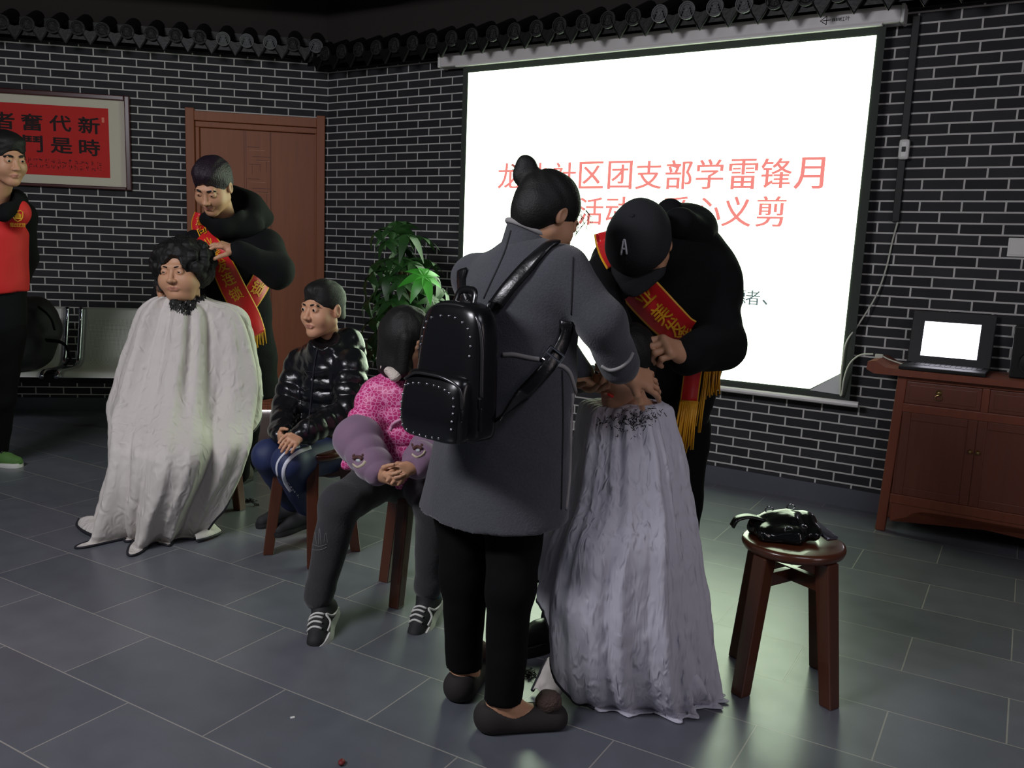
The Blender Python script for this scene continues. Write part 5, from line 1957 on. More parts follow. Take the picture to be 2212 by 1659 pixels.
# ------------------------------------------------------------------ girl in pink
def girl():
    pr = thing('person', 'girl in a pink patterned jacket with purple cuffs sitting on a stool', 'person', (-0.3, 3.05, 0))
    c = at(882, 738, 2.98)
    R = basis(52, 12, 0)
    s = 0.90
    nk = at(872, 822, 3.02)
    ch, pv = at(872, 890, 3.02), at(868, 1010, 3.06)
    sR, eR, wR = at(812, 858, 2.98), at(772, 965, 2.88), at(822, 1026, 2.72)
    sL, eL, wL = at(935, 860, 3.02), at(950, 965, 2.92), at(893, 1008, 2.74)
    S = SDF()
    add_head(S, c, R, s, nk, kid=True, open_eye=1.2, neck_r=0.043, res=0.004)
    S.cap(ch, pv, 0.085, 0.085, 0.04, flat=((1, 0.1, 0), 1.25))
    S.cap(sL, sR, 0.04, k=0.04)
    S.chain([sL, eL, wL], [0.04, 0.033, 0.021], 0.015)
    S.chain([sR, eR, wR], [0.04, 0.033, 0.021], 0.015)
    add_hand(S, wL, at(838, 1032, 2.62) - wL, (-0.3, 0.5, -0.7), -1, 0.74, (0.4, 0.42, 0.45, 0.5), 0.03, (0.5, 0.3), 0.0025)
    add_hand(S, wR, at(868, 1046, 2.62) - wR, (0.2, 0.7, 0.3), 1, 0.72, (0.4, 0.45, 0.5, 0.5), 0.02, (0.4, 0.2), 0.0025)
    legs = [(at(842, 1022, 3.04), at(735, 1088, 2.77), at(689, 1290, 2.74)), (at(905, 1022, 3.06), at(940, 1095, 2.80), at(925, 1270, 2.84))]
    for h, k_, a in legs: S.chain([h, k_, a], [0.065, 0.05, 0.034], 0.02)
    b = S.obj('body', M_SKINK, pr, 0.013)
    face_parts(pr, b, c, R, s, gaze=(0, 1, -0.2), brow=0.7, iris=0.8)
    H = SDF()
    P = lambda x, y, z: c + R @ (np.array([x, y, z]) * s)
    H.ell(P(0, -0.018, 0.038), np.array([0.091, 0.108, 0.098]) * s, R, 0.02)
    H.cap(P(0, -0.03, 0.0), P(0, -0.022, -0.085), 0.090 * s, 0.092 * s, 0.03, flat=(R[:, 1], 1.05))
    H.ell(P(0, 0.125, -0.065), np.array([0.050, 0.070, 0.088]) * s, R, 0.006, True)
    H.cap(P(0.062, 0.050, 0.03), P(0.060, 0.056, -0.085), 0.030 * s, 0.032 * s, 0.02)
    H.ell(P(0, -0.04, -0.18), np.array([0.09, 0.10, 0.05]) * s, R, 0.006, True)
    H.disp(strands(0.003, 170, R @ np.array([0, 0, 1.0]), 17))
    H.fine.append((c, 0.13, 0.005))
    H.obj('hair', M_HAIR, pr, 0.006, 'straight black bob')
    fl = ((1, 0.1, 0), 1.22)
    J = SDF()
    J.cap(ch + np.array([0, 0, 0.05]), pv, 0.118, 0.15, 0.03, flat=fl, mod=puff(4, 0.014))
    J.cap(sL, sR, 0.058, k=0.04)
    J.cap(sR, eR, 0.064, 0.066, 0.018, mod=puff(3, 0.013)); J.cap(sL, eL, 0.064, 0.064, 0.018, mod=puff(3, 0.013))
    J.cap(eR, eR + (wR - eR) * 0.3, 0.062, 0.055, 0.02); J.cap(eL, eL + (wL - eL) * 0.3, 0.06, 0.055, 0.02)
    J.cap(at(790, 965, 2.98), at(748, 1005, 2.98), 0.055, 0.02, 0.03)
    J.cut(at(800, 1030, 3.0), (-0.2, 0, -1))
    J.disp(cloth(51, 0.005, 36, 0.003, 80))
    M_PINK = mat('pink_patterned_down', rgb(198, 62, 132), 0.5)
    nt = M_PINK.node_tree
    bs = nt.nodes['Principled BSDF']
    tc = nt.nodes.new('ShaderNodeTexCoord')
    vo = nt.nodes.new('ShaderNodeTexVoronoi'); vo.feature = 'DISTANCE_TO_EDGE'; vo.inputs['Scale'].default_value = 75
    nt.links.new(tc.outputs['Object'], vo.inputs['Vector'])
    rp = nt.nodes.new('ShaderNodeValToRGB')
    rp.color_ramp.elements[0].position = 0.06; rp.color_ramp.elements[0].color = rgb(232, 140, 186)
    rp.color_ramp.elements[1].position = 0.12; rp.color_ramp.elements[1].color = rgb(196, 44, 118)
    nt.links.new(vo.outputs['Distance'], rp.inputs[0])
    nt.links.new(rp.outputs[0], bs.inputs['Base Color'])
    jk = J.obj('pink_jacket', M_PINK, pr, 0.0065)
    K = SDF()
    for i in range(4):
        t = i / 8
        K.ell(at(826 + 74 * t, 776 + 38 * math.sin(PI * t), 3.0 - 0.10 * math.sin(PI * t)), np.array([0.022, 0.022, 0.020]), None, 0.012)
    K.disp(lambda Q: 0.006 * waves(Q, 160, 9, 6))
    K.obj('fur_collar', mat('cream_fur', rgb(214, 200, 190), 0.95, bump=0.6, bscale=200), jk, 0.005)
    M_PURP = mat('purple_velour_cuff', rgb(126, 98, 122), 0.85, sheen=0.4)
    for e_, w_, o_ in ((eR, wR, 0), (eL, wL, 1)):
        Cf = SDF()
        q = e_ + (w_ - e_) * 0.02 + np.array([0, 0, 0.03 if not o_ else 0.01])
        Cf.cap(q, w_ - (w_ - e_) * 0.10, 0.074, 0.056, 0.02, mod=puff(3, 0.010))
        Cf.cap(q, q + (w_ - q) * 0.1, 0.080, 0.078, 0.01)
        Cf.cut(w_ + (w_ - e_) * 0.10, (w_ - e_), 0.004)
        Cf.disp(cloth(53 + o_, 0.010, 30, 0.004, 70))
        cf = Cf.obj('cuff', M_PURP, jk, 0.006)
        # embroidered animal patch
        tr = bvh(cf)
        M_PB, M_PC = mat('brown_patch', rgb(86, 54, 50), 0.9), mat('cream_patch', rgb(196, 182, 158), 0.9)
        bx0, by0 = (775, 990) if o_ == 0 else (903, 968)
        for nm, pts, m_, r_ in (('patch_face', [(-10, 2), (0, -3), (9, 2)], M_PB, 0.012), ('patch_muzzle', [(-3, 6), (4, 6)], mat('grey_patch', rgb(190, 196, 200), 0.9), 0.009), ('patch_fleece', [(-12, 14), (-2, 20), (10, 14), (15, 6)], M_PC, 0.007), ('patch_ear', [(-12, -8), (-11, -4)], M_PB, 0.007), ('patch_ear', [(9, -8), (9, -4)], M_PB, 0.007)):
            L = surf_line(tr, [(bx0 + a, by0 + b_) for a, b_ in pts], -0.001, 5)
            if len(L) > 1:
                bm = bmesh.new()
                tube(bm, L, r_, 7, flat=0.5)
                bm_obj(nm, bm, m_, cf, True) if False else bm_obj(nm, bm, m_, jk, True)
    M_PINKP = mat('pale_pink_piping', rgb(206, 150, 178), 0.6)
    tr = bvh(jk)
    piping('pocket_trim', tr, [(868, 905), (850, 915), (842, 930)], 0.006, M_PINKP, jk, 0.0)
    piping('pocket_trim', tr, [(828, 945), (820, 955), (826, 962)], 0.006, M_PINKP, jk, 0.0)
    M_LEG = mat('dark_grey_leggings', rgb(42, 41, 44), 0.9, var=0.2, bump=0.2, bscale=120, sheen=0.2)
    T = SDF()
    for h, k_, a in legs:
        T.chain([h, k_], [0.084, 0.070], 0.02); T.chain([k_, a], [0.066, 0.045], 0.02)
        T.cap(a + (k_ - a) * 0.02, a + (k_ - a) * 0.10, 0.049, 0.050, 0.006)
    T.cap(pv, at(872, 1030, 3.05), 0.11, 0.10, 0.04, flat=fl)
    for h, k_, a in legs: T.cut(a - (k_ - a) * 0.03, np.array([0, 0, -1]), 0.003) if False else None
    T.disp(cloth(55, 0.005, 34))
    tz = T.obj('leggings', M_LEG, pr, 0.0075)
    tt = bvh(tz)
    bm = bmesh.new()
    for pts in ([(672, 1175), (676, 1150), (680, 1150), (684, 1176)], [(688, 1176), (690, 1140), (694, 1176)], [(700, 1172), (704, 1150), (708, 1172)], [(670, 1184), (680, 1188), (695, 1187), (706, 1182)], [(676, 1176), (690, 1180), (706, 1176)]):
        L = surf_line(tt, pts, 0.0005, 4)
        if len(L) > 1: tube(bm, L, 0.0014, 4)
    bm_obj('embroidery', bm, mat('faint_grey_thread', rgb(96, 96, 98), 0.8), tz)
    M_SOCK = mat('teal_sock', rgb(30, 78, 96), 0.9)
    # sneakers: black with white side line, white laces and sole
    for i, (hl, tp) in enumerate((((0.0), 0), ((0.0), 1))):
        a = legs[tp][2]
        if tp == 0:
            d, up, hp = np.array([-0.05, -0.95, -0.32]), np.array([-0.35, -0.2, 1.0]), a + np.array([0.035, 0.055, -0.075])
        else:
            d, up, hp = np.array([-0.28, -0.85, -0.42]), np.array([-0.35, -0.3, 1.0]), a + np.array([0.03, 0.05, -0.075])
        sk = SDF()
        sk.cap(a + np.array([0, 0, 0.02]), a + np.array([0.01, 0.01, -0.05]), 0.036, 0.036)
        sk.obj('sock', M_SOCK, pr, 0.008)
        o, Pq = shoe(pr, hp, d, 0.20, M_SHOEB, M_SOLEW, up=up, w=0.040, h=0.058, sole=0.024)
        trs = bvh(o)
        bm = bmesh.new()
        for k in range(4):
            x = 0.46 + 0.085 * k
            zz = 0.108 - 0.013 * k
            pts = []
            for yy in np.linspace(-0.024, 0.024, 7):
                hh = trs.ray_cast(Vector(Pq(x + 0.04 * (1 if yy > 0 else -1) * yy / 0.024 * 0.3, yy, 0.2)), -Vector(Pq(0, 0, 1)) + Vector(Pq(0, 0, 0)))
                if hh[0] is not None: pts.append(hh[0] + hh[1] * 0.002)
            if len(pts) > 2: tube(bm, pts, 0.004, 6)
        bm_obj('lace', bm, M_SOLEW, o, True)
        for sd in (-1, 1):
            pts = []
            for x, z in ((0.10, 0.030), (0.25, 0.034), (0.38, 0.046), (0.45, 0.066), (0.52, 0.044), (0.68, 0.036)):
                hh = trs.ray_cast(Vector(Pq(x, sd * 0.12, z)), (Vector(Pq(0, -sd, 0)) - Vector(Pq(0, 0, 0))).normalized())
                if hh[0] is not None: pts.append(hh[0] + hh[1] * 0.0015)
            if len(pts) > 2:
                bm = bmesh.new()
                tube(bm, spline(pts, 4), 0.0042, 6)
                bm_obj('side_line', bm, M_SOLEW, o, True)
    return pr


girl()


# ------------------------------------------------------------------ standing woman with the grey coat
FWD = np.array([math.sin(rad(42)), math.cos(rad(42)), 0])
RGT = np.array([FWD[1], -FWD[0], 0])


def coat_woman():
    pr = thing('person', 'standing woman in a grey wool coat with a top bun, seen from behind', 'person', (0.0, 2.25, 0))
    c = at(1184, 466, 2.31)
    R = basis(126, 30, 0)
    s = 0.86
    nk = at(1148, 525, 2.30)
    ch, pv = at(1120, 680, 2.30), at(1078, 960, 2.29)
    wa = at(1106, 800, 2.29)
    sR, eR, wR = at(1214, 592, 2.21), at(1298, 695, 2.16), at(1348, 806, 2.24)
    sL, eL, wL = at(1030, 602, 2.40), at(1190, 735, 2.56), at(1250, 816, 2.46)
    S = SDF()
    add_head(S, c, R, s, nk, open_eye=0.6, neck_r=0.048)
    S.cap(ch, wa, 0.10, 0.095, 0.04, flat=(RGT, 1.3)); S.cap(wa, pv, 0.095, 0.11, 0.04, flat=(RGT, 1.3))
    S.cap(sL, sR, 0.05, k=0.04)
    S.chain([sL, eL, wL], [0.045, 0.037, 0.024], 0.015)
    S.chain([sR, eR, wR], [0.045, 0.037, 0.024], 0.015)
    add_hand(S, wR, at(1402, 822, 2.27) - wR, (-0.25, 0.75, -0.55), -1, 0.93, (0.30, 0.38, 0.42, 0.45), 0.09, (0.2, 0.35), 0.0025)
    add_hand(S, wL, at(1318, 862, 2.33) - wL, (0.1, -0.25, 0.9), 1, 0.93, (0.35, 0.35, 0.4, 0.4), 0.03, (0.5, 0.1), 0.0025)
    legs = [(at(1000, 1060, 2.36), at(1004, 1250, 2.33), at(1003, 1440, 2.345)), (at(1116, 1060, 2.25), at(1104, 1270, 2.18), at(1087, 1510, 2.165))]
    for h, k_, a in legs:
        S.chain([h, k_, a], [0.062, 0.042, 0.034], 0.012)
    feet = ((np.array([0.32, 0.95, 0]), legs[0][2]), (np.array([0.985, 0.17, 0]), legs[1][2]))
    for d, a in feet:
        g = a.copy(); g[2] = 0.03
        S.cap(a, a * np.array([1, 1, 0]) + d * 0.02 + np.array([0, 0, 0.06]), 0.036, 0.036, 0.02)
        S.cap(g - d * 0.025 + np.array([0, 0, 0.012]), g + d * 0.15, 0.034, 0.026, 0.025)
    b = S.obj('body', M_SKIN, pr, 0.012)
    face_parts(pr, b, c, R, s, gaze=(0, 0.8, -0.5), brow=0.8)
    H = SDF()
    P = lambda x, y, z: c + R @ (np.array([x, y, z]) * s)
    H.ell(P(0, -0.018, 0.040), np.array([0.085, 0.104, 0.093]) * s, R, 0.02)
    H.ell(P(0, -0.052, -0.012), np.array([0.080, 0.070, 0.078]) * s, R, 0.03)
    H.ell(P(0, 0.105, -0.052), np.array([0.074, 0.068, 0.098]) * s, R, 0.006, True)
    for q in (-1, 1):
        H.ell(P(q * 0.095, 0.008, -0.048), np.array([0.03, 0.034, 0.052]) * s, R, 0.006, True)
    H.cut(P(0, 0, -0.085), -R[:, 2])
    H.cap(at(1166, 416, 2.34), at(1146, 390, 2.35), 0.034, 0.034, 0.02)
    H.ell(at(1138, 368, 2.35), np.array([0.031, 0.031, 0.040]), basis(0, 0, 8), 0.012)
    H.ell(at(1156, 384, 2.34), np.array([0.030, 0.030, 0.022]), None, 0.01)
    H.ell(at(1128, 380, 2.35), np.array([0.026, 0.028, 0.028]), None, 0.01)
    H.disp(strands(0.0028, 170, np.array([-0.5, 0.2, 0.85]), 19))
    H.fine.append((c, 0.16, 0.0045))
    hr = H.obj('hair', M_HAIR, pr, 0.006, 'black hair gathered in a top bun')
    bm = bmesh.new()
    rg = random.Random(11)
    for i in range(26):
        t = rg.random()
        p = P(-0.05 + 0.1 * rg.random(), 0.070 + 0.012 * rg.random(), 0.075 - 0.02 * t)
        q1 = p + R @ np.array([rg.uniform(-0.02, 0.02), 0.026, -0.012]) * s
        q2 = p + R @ np.array([rg.uniform(-0.03, 0.03), 0.036, -0.04 - 0.02 * t]) * s
        tube(bm, spline([p, q1, q2], 4), 0.0009, 4)
    for i in range(10):
        p = at(1120 + rg.uniform(-3, 6), 366 + rg.uniform(-8, 8), 2.35)
        tube(bm, [p, p + np.array([-0.018, 0, rg.uniform(-0.004, 0.016)])], 0.0007, 4)
    bm_obj('loose_hair', bm, M_HAIR, hr)
    # coat
    M_COAT = mat('grey_wool_coat', rgb(66, 67, 73), 0.95, var=0.28, vscale=160, bump=0.25, bscale=220, sheen=0.25)
    J = SDF()
    J.cap(ch + np.array([0, 0, 0.03]), wa, 0.132, 0.126, 0.05, flat=(RGT, 1.36))
    J.cap(at(1142, 560, 2.30), ch, 0.075, 0.12, 0.06, flat=(RGT, 1.2))
    J.cap(sL + np.array([0, 0, 0.0]), sR, 0.060, 0.062, 0.05)
    hm = at(1064, 1120, 2.285)
    J.cap(wa, hm, 0.130, 0.172, 0.05, flat=(RGT, 1.36))
    wE = at(1339, 786, 2.225)
    J.chain([sR, eR, wE], [0.070, 0.060, 0.050], 0.025)
    J.cap(eR + (wE - eR) * 0.62, wE, 0.055, 0.054, 0.004)
    J.cut(at(1345, 832, 2.24), np.array([0.25, 0.1, -1.0])) if False else None
    J.chain([sL, eL, wL - (wL - eL) * 0.06], [0.068, 0.060, 0.052], 0.025)
    J.cut(at(1064, 1108, 2.285), (0.03, 0, -1))
    J.cut(wR - (wR - eR) * -0.02, (wR - eR)) if False else None
    J.disp(cloth(61, 0.004, 24, 0.0015, 60))
    jk = J.obj('grey_coat', M_COAT, pr, 0.0075)
    # stand collar with pale edge
    K = SDF()
    c0, c1 = at(1142, 560, 2.305), at(1146, 486, 2.315)
    K.cap(c0, c1, 0.084, 0.062, 0.02)
    cn = np.array([0.42, 0.10, 1.0]); cn /= np.linalg.norm(cn)
    cq = at(1147, 500, 2.31)
    K.cut(cq, cn)
    K.obj('collar', M_COAT, jk, 0.006)
    cu = np.cross(cn, [0, 1.0, 0]); cu /= np.linalg.norm(cu)
    cv = np.cross(cn, cu)
    bm = bmesh.new()
    tube(bm, [cq + cu * 0.0675 * math.cos(a) + cv * 0.066 * math.sin(a) for a in np.linspace(0, 2 * PI, 41)], 0.0075, 8)
    bm_obj('collar_edge', bm, mat('pale_grey_rib', rgb(150, 146, 146), 0.9), jk, True)
    M_PIPE = mat('pale_grey_piping', rgb(150, 146, 146), 0.9)
    col = bpy.data.objects[jk.children[0].name]
    tr = bvh(jk, col)
    piping('cuff_edge', tr, [(1300, 790), (1318, 799), (1340, 793), (1358, 778), (1366, 762)], 0.005, M_PIPE, jk, 0.001)
    piping('waist_seam', tr, [(1086, 766), (1110, 766), (1140, 772), (1165, 776)], 0.006, M_PIPE, jk, 0.000)
    piping('pocket_edge', tr, [(1196, 786), (1216, 792), (1230, 806), (1238, 830), (1243, 848)], 0.006, M_PIPE, jk, 0.001)
    piping('front_edge', tr, [(1236, 850), (1233, 900), (1231, 960), (1229, 1030), (1222, 1100)], 0.005, M_PIPE, jk, 0.001)
    M_SEAM = mat('dark_coat_seam', rgb(30, 30, 33), 0.95)
    piping('back_seam', tr, [(1104, 498), (1092, 540), (1075, 580), (1060, 612), (1045, 645)], 0.0028, M_SEAM, jk, 0.0)
    piping('side_seam', tr, [(1214, 800), (1216, 900), (1214, 1000), (1212, 1100)], 0.0028, M_SEAM, jk, 0.0)
    piping('armhole_seam', tr, [(1238, 556), (1236, 620), (1234, 680)], 0.0022, M_SEAM, jk, 0.0)
    T = SDF()
    for (h, k_, a), rs in zip(legs, ((0.094, 0.063, 0.052), (0.092, 0.061, 0.051))):
        T.chain([h, k_, a], rs, 0.03)
        T.cut(a + np.array([0, 0, -0.012]), (0, 0, -1)) if False else None
    T.cap(pv, at(1066, 1060, 2.29), 0.105, 0.10, 0.05, flat=(RGT, 1.25))
    T.cut((0, 0, (at(1003, 1450, 2.345)[2] + at(1090, 1522, 2.165)[2]) / 2 + 0.014), (0, 0, -1))
    T.disp(cloth(63, 0.005, 30, 0.002, 70))
    tz = T.obj('trousers', M_BLACKTR, pr, 0.008)
    # flat shoes with a round pompom
    M_FLAT = mat('dark_brown_flat_shoe', rgb(36, 30, 30), 0.85)
    M_POM = mat('brown_pompom', rgb(76, 60, 54), 0.95, bump=0.8, bscale=180)
    for d, a in feet:
        g = a.copy(); g[2] = 0
        hp = g - d * 0.07
        Sh = SDF()
        Q = lambda x, y, z: hp + d * x + np.cross(d, [0, 0, 1]) * y + np.array([0, 0, z])
        Sh.cap(Q(0.045, 0, 0.03), Q(0.21, 0, 0.022), 0.045, 0.040, 0.02)
        Sh.cap(Q(0.035, 0, 0.04), Q(0.06, 0, 0.045), 0.042, 0.04, 0.02)
        Sh.cut(Q(0, 0, 0.004), (0, 0, -1))
        Sh.cut(Q(0.03, 0, 0.074), np.array([0, 0, 1.0]))
        Sh.ell(Q(0.10, 0, 0.085), np.array([0.062, 0.062, 0.040]), None, 0.008, True)
        o = Sh.obj('shoe', M_FLAT, pr, 0.006)
        pm = SDF()
        pm.ell(Q(0.195, 0, 0.072), np.array([0.036, 0.036, 0.030]), None, 0.01)
        pm.disp(lambda X: 0.004 * waves(X, 210, 8, 6))
        pm.obj('pompom', M_POM, o, 0.005)
    return pr, jk


cw, coat = coat_woman()


# ------------------------------------------------------------------ backpack on her back
def backpack():
    n = -FWD * 0.92 + np.array([-0.05, 0, 0]); n /= np.linalg.norm(n)
    ax = np.cross([0, 0, 1.0], n); ax /= np.linalg.norm(ax)      # photo right
    o = at(984, 800, 2.08)
    bp = thing('backpack', 'black studded leather backpack on the back of the woman in grey', 'backpack', o)
    upv = np.array([0.03, 0.02, 1.0]); upv /= np.linalg.norm(upv)
    BS = 0.93
    P = lambda x, y, z: o + ax * (x * BS) + n * (y * BS) + upv * (z * BS)
    Rm = np.stack([ax, n, upv], 1)

    def rbox(S, c_, h, r, k=0.004, sub=False):
        # rounded box from capsules
        S.pr.append(('b', 0, 0)) if False else None

    def blob(name, zs, m, parent, res=0.006, seed=0, dent=0.0):
        """stack of rounded-rectangle sections: (z, half width, y back, y front, corner)"""
        bm = bmesh.new()
        D = spline([list(z) for z in zs], 6)
        rings = []
        N = 40
        for z, hw, y0, y1, cx_ in D:
            hw = max(hw, 0.001)
            row = []
            for i in range(N):
                a = 2 * PI * i / N
                ca, sa = math.cos(a), math.sin(a)
                e = 0.42
                x = hw * math.copysign(abs(ca) ** e, ca) + cx_
                yc, yh = (y0 + y1) / 2, (y1 - y0) / 2
                y = yc + yh * math.copysign(abs(sa) ** 0.6, sa)
                row.append(bm.verts.new(Vector(P(x, y, z))))
            rings.append(row)
        for r1, r2 in zip(rings[:-1], rings[1:]):
            for i in range(N): bm.faces.new([r1[i], r1[(i + 1) % N], r2[(i + 1) % N], r2[i]])
        bm.faces.new(rings[0][::-1]); bm.faces.new(rings[-1])
        return bm_obj(name, bm, m, parent, True)

    M_BAG = mat('black_glossy_leather', rgb(17, 17, 20), 0.24, var=0.15, bump=0.1, bscale=14)
    body = blob('bag_body', [(-0.170, 0.06, -0.045, 0.035, 0), (-0.166, 0.115, -0.055, 0.05, 0), (-0.13, 0.128, -0.058, 0.058, 0), (0.0, 0.122, -0.055, 0.052, 0.002), (0.10, 0.112, -0.05, 0.045, 0.004), (0.155, 0.095, -0.045, 0.036, 0.004), (0.176, 0.06, -0.035, 0.022, 0.004), (0.180, 0.02, -0.02, 0.012, 0.004)], M_BAG, bp)
    pk = blob('front_pocket', [(-0.172, 0.05, 0.02, 0.060, -0.006), (-0.168, 0.105, 0.0, 0.085, -0.006), (-0.12, 0.118, 0.0, 0.096, -0.006), (-0.05, 0.116, 0.0, 0.090, -0.006), (-0.012, 0.110, 0.0, 0.076, -0.006), (-0.002, 0.08, 0.02, 0.066, -0.006), (0.0, 0.02, 0.03, 0.06, -0.006)], M_BAG, bp)
    M_STUD = mat('silver_stud', rgb(190, 190, 196), 0.2, metal=1.0)
    trb, trp = bvh(body), bvh(pk)

    def studs(tree, pts, parent, n_):
        bm = bmesh.new()
        L = spline([(a, b_, 0) for a, b_ in pts], 10)
        for i in range(n_):
            q = L[int(i * (len(L) - 1) / (n_ - 1))]
            h = tree.ray_cast(Vector(P(q[0], 0.3, q[1])), Vector(-n))
            if h[0] is None: continue
            ob = bmesh.new()
            ball(ob, h[0], 0.0036, 8)
            bm_obj('stud', ob, M_STUD, parent, True)
        bm.free()
    studs(trb, [(-0.098, 0.06), (-0.095, 0.10), (-0.075, 0.128), (-0.02, 0.142), (0.03, 0.14), (0.075, 0.122), (0.093, 0.09), (0.096, 0.05)], body, 13)
    studs(trp, [(-0.10, -0.045), (-0.06, -0.034), (0, -0.030), (0.05, -0.034), (0.088, -0.05), (0.095, -0.09), (0.093, -0.13)], pk, 14)
    studs(trp, [(-0.106, -0.07), (-0.108, -0.11), (-0.10, -0.15), (-0.05, -0.163), (0.0, -0.164), (0.05, -0.160)], pk, 11)
    # zips with pulls
    M_ZIP = mat('dark_metal_zip', rgb(92, 90, 92), 0.3, metal=0.9)
    bm = bmesh.new()
    L = []
    for x, z in [tuple(q[:2]) for q in spline([(-0.118, 0.02, 0), (-0.112, 0.09, 0), (-0.09, 0.145, 0), (-0.04, 0.168, 0), (0.04, 0.168, 0), (0.092, 0.145, 0), (0.116, 0.09, 0), (0.124, 0.02, 0), (0.128, -0.05, 0)], 6)]:
        L.append(P(x, 0.024, z))
    tube(bm, L, 0.005, 6)
    bm_obj('zip', bm, M_ZIP, bp, True)
    bm = bmesh.new()
    tube(bm, spline([P(-0.112, 0.075, -0.03), P(-0.06, 0.086, -0.008), P(0.0, 0.088, -0.004), P(0.06, 0.086, -0.008), P(0.104, 0.076, -0.03), P(0.112, 0.072, -0.08)], 6), 0.004, 6)
    bm_obj('zip', bm, M_ZIP, pk, True)
    for p0, par in ((P(0.128, 0.028, -0.055), body), (P(0.112, 0.078, -0.085), pk)):
        bm = bmesh.new()
        tube(bm, [p0, p0 + np.array([0, 0, -0.022])], 0.004, 6)
        bx(bm, (-0.007, -0.002, -0.075), (0.007, 0.002, -0.02), fr(p0, ax, n, (0, 0, 1)), 0.002)
        bm_obj('zip_pull', bm, M_BAG, par)
    # carrying loop and shoulder straps lying on the coat
    bm = bmesh.new()
    tube(bm, spline([P(-0.03, -0.01, 0.17), P(-0.02, -0.02, 0.205), P(0.03, -0.02, 0.205), P(0.04, -0.01, 0.17)], 6), 0.010, 8, flat=0.5)
    bm_obj('carry_loop', bm, M_BAG, bp, True)
    tr = bvh(coat)
    M_STRAP = mat('black_strap', rgb(20, 20, 23), 0.3, bump=0.2, bscale=40)

    def strap(pts, w, extra0=None, extra1=None, nm='strap'):
        C = []
        if extra0 is not None: C.append((np.array(extra0), -n))
        for q in spline([(a, b_, 0) for a, b_ in pts], 5):
            h = on(tr, q[0], q[1], 0.007)
            if h: C.append((np.array(h[0]), np.array(h[1])))
        if extra1 is not None: C.append((np.array(extra1), -n))
        bm = bmesh.new()
        rows = []
        for i in range(len(C)):
            d = C[min(i + 1, len(C) - 1)][0] - C[max(i - 1, 0)][0]
            d /= max(np.linalg.norm(d), 1e-9)
            nn = C[i][1] if i not in (0, len(C) - 1) or extra0 is None else C[min(max(i, 1), len(C) - 2)][1]
            a_ = np.cross(d, nn); a_ /= max(np.linalg.norm(a_), 1e-9)
            rows.append([bm.verts.new(Vector(C[i][0] + a_ * w * t + nn * 0.003 * (1 - t * t))) for t in (-1, -0.5, 0, 0.5, 1)])
        for i in range(len(rows) - 1):
            for j in range(4): bm.faces.new([rows[i][j], rows[i][j + 1], rows[i + 1][j + 1], rows[i + 1][j]])
        o_ = bm_obj(nm, bm, M_STRAP, bp, True)
        md = o_.modifiers.new('thick', 'SOLIDIFY'); md.thickness = 0.007; md.offset = 0
        return o_
    strap([(1068, 668), (1100, 625), (1140, 580), (1180, 540), (1198, 528)], 0.019, P(0.075, -0.03, 0.165))
    strap([(1002, 640), (1001, 610), (1003, 585)], 0.017, P(0.0, -0.03, 0.165))
    strap([(1226, 690), (1216, 730), (1196, 772), (1165, 812), (1130, 850)], 0.017, None, P(0.125, -0.03, -0.12))
    # buckle
    h = on(tr, 1190, 772, 0.012)
    if h:
        bm = bmesh.new()
        d = (Vector(at(1165, 812, 2.15)) - Vector(at(1196, 772, 2.15))).normalized()
        nn = h[1].normalized(); s_ = d.cross(nn).normalized()
        M4 = fr(h[0], s_, d, nn)
        L = [(-0.022, -0.018), (0.022, -0.018), (0.022, 0.018), (-0.022, 0.018), (-0.022, -0.018)]
        tube(bm, [M4 @ Vector((a, b_, 0)) for a, b_ in L], 0.0035, 6)
        tube(bm, [M4 @ Vector((-0.022, 0, 0)), M4 @ Vector((0.022, 0, 0))], 0.0028, 6)
        bm_obj('buckle', bm, M_CHROME, bp)
    return bp


backpack()


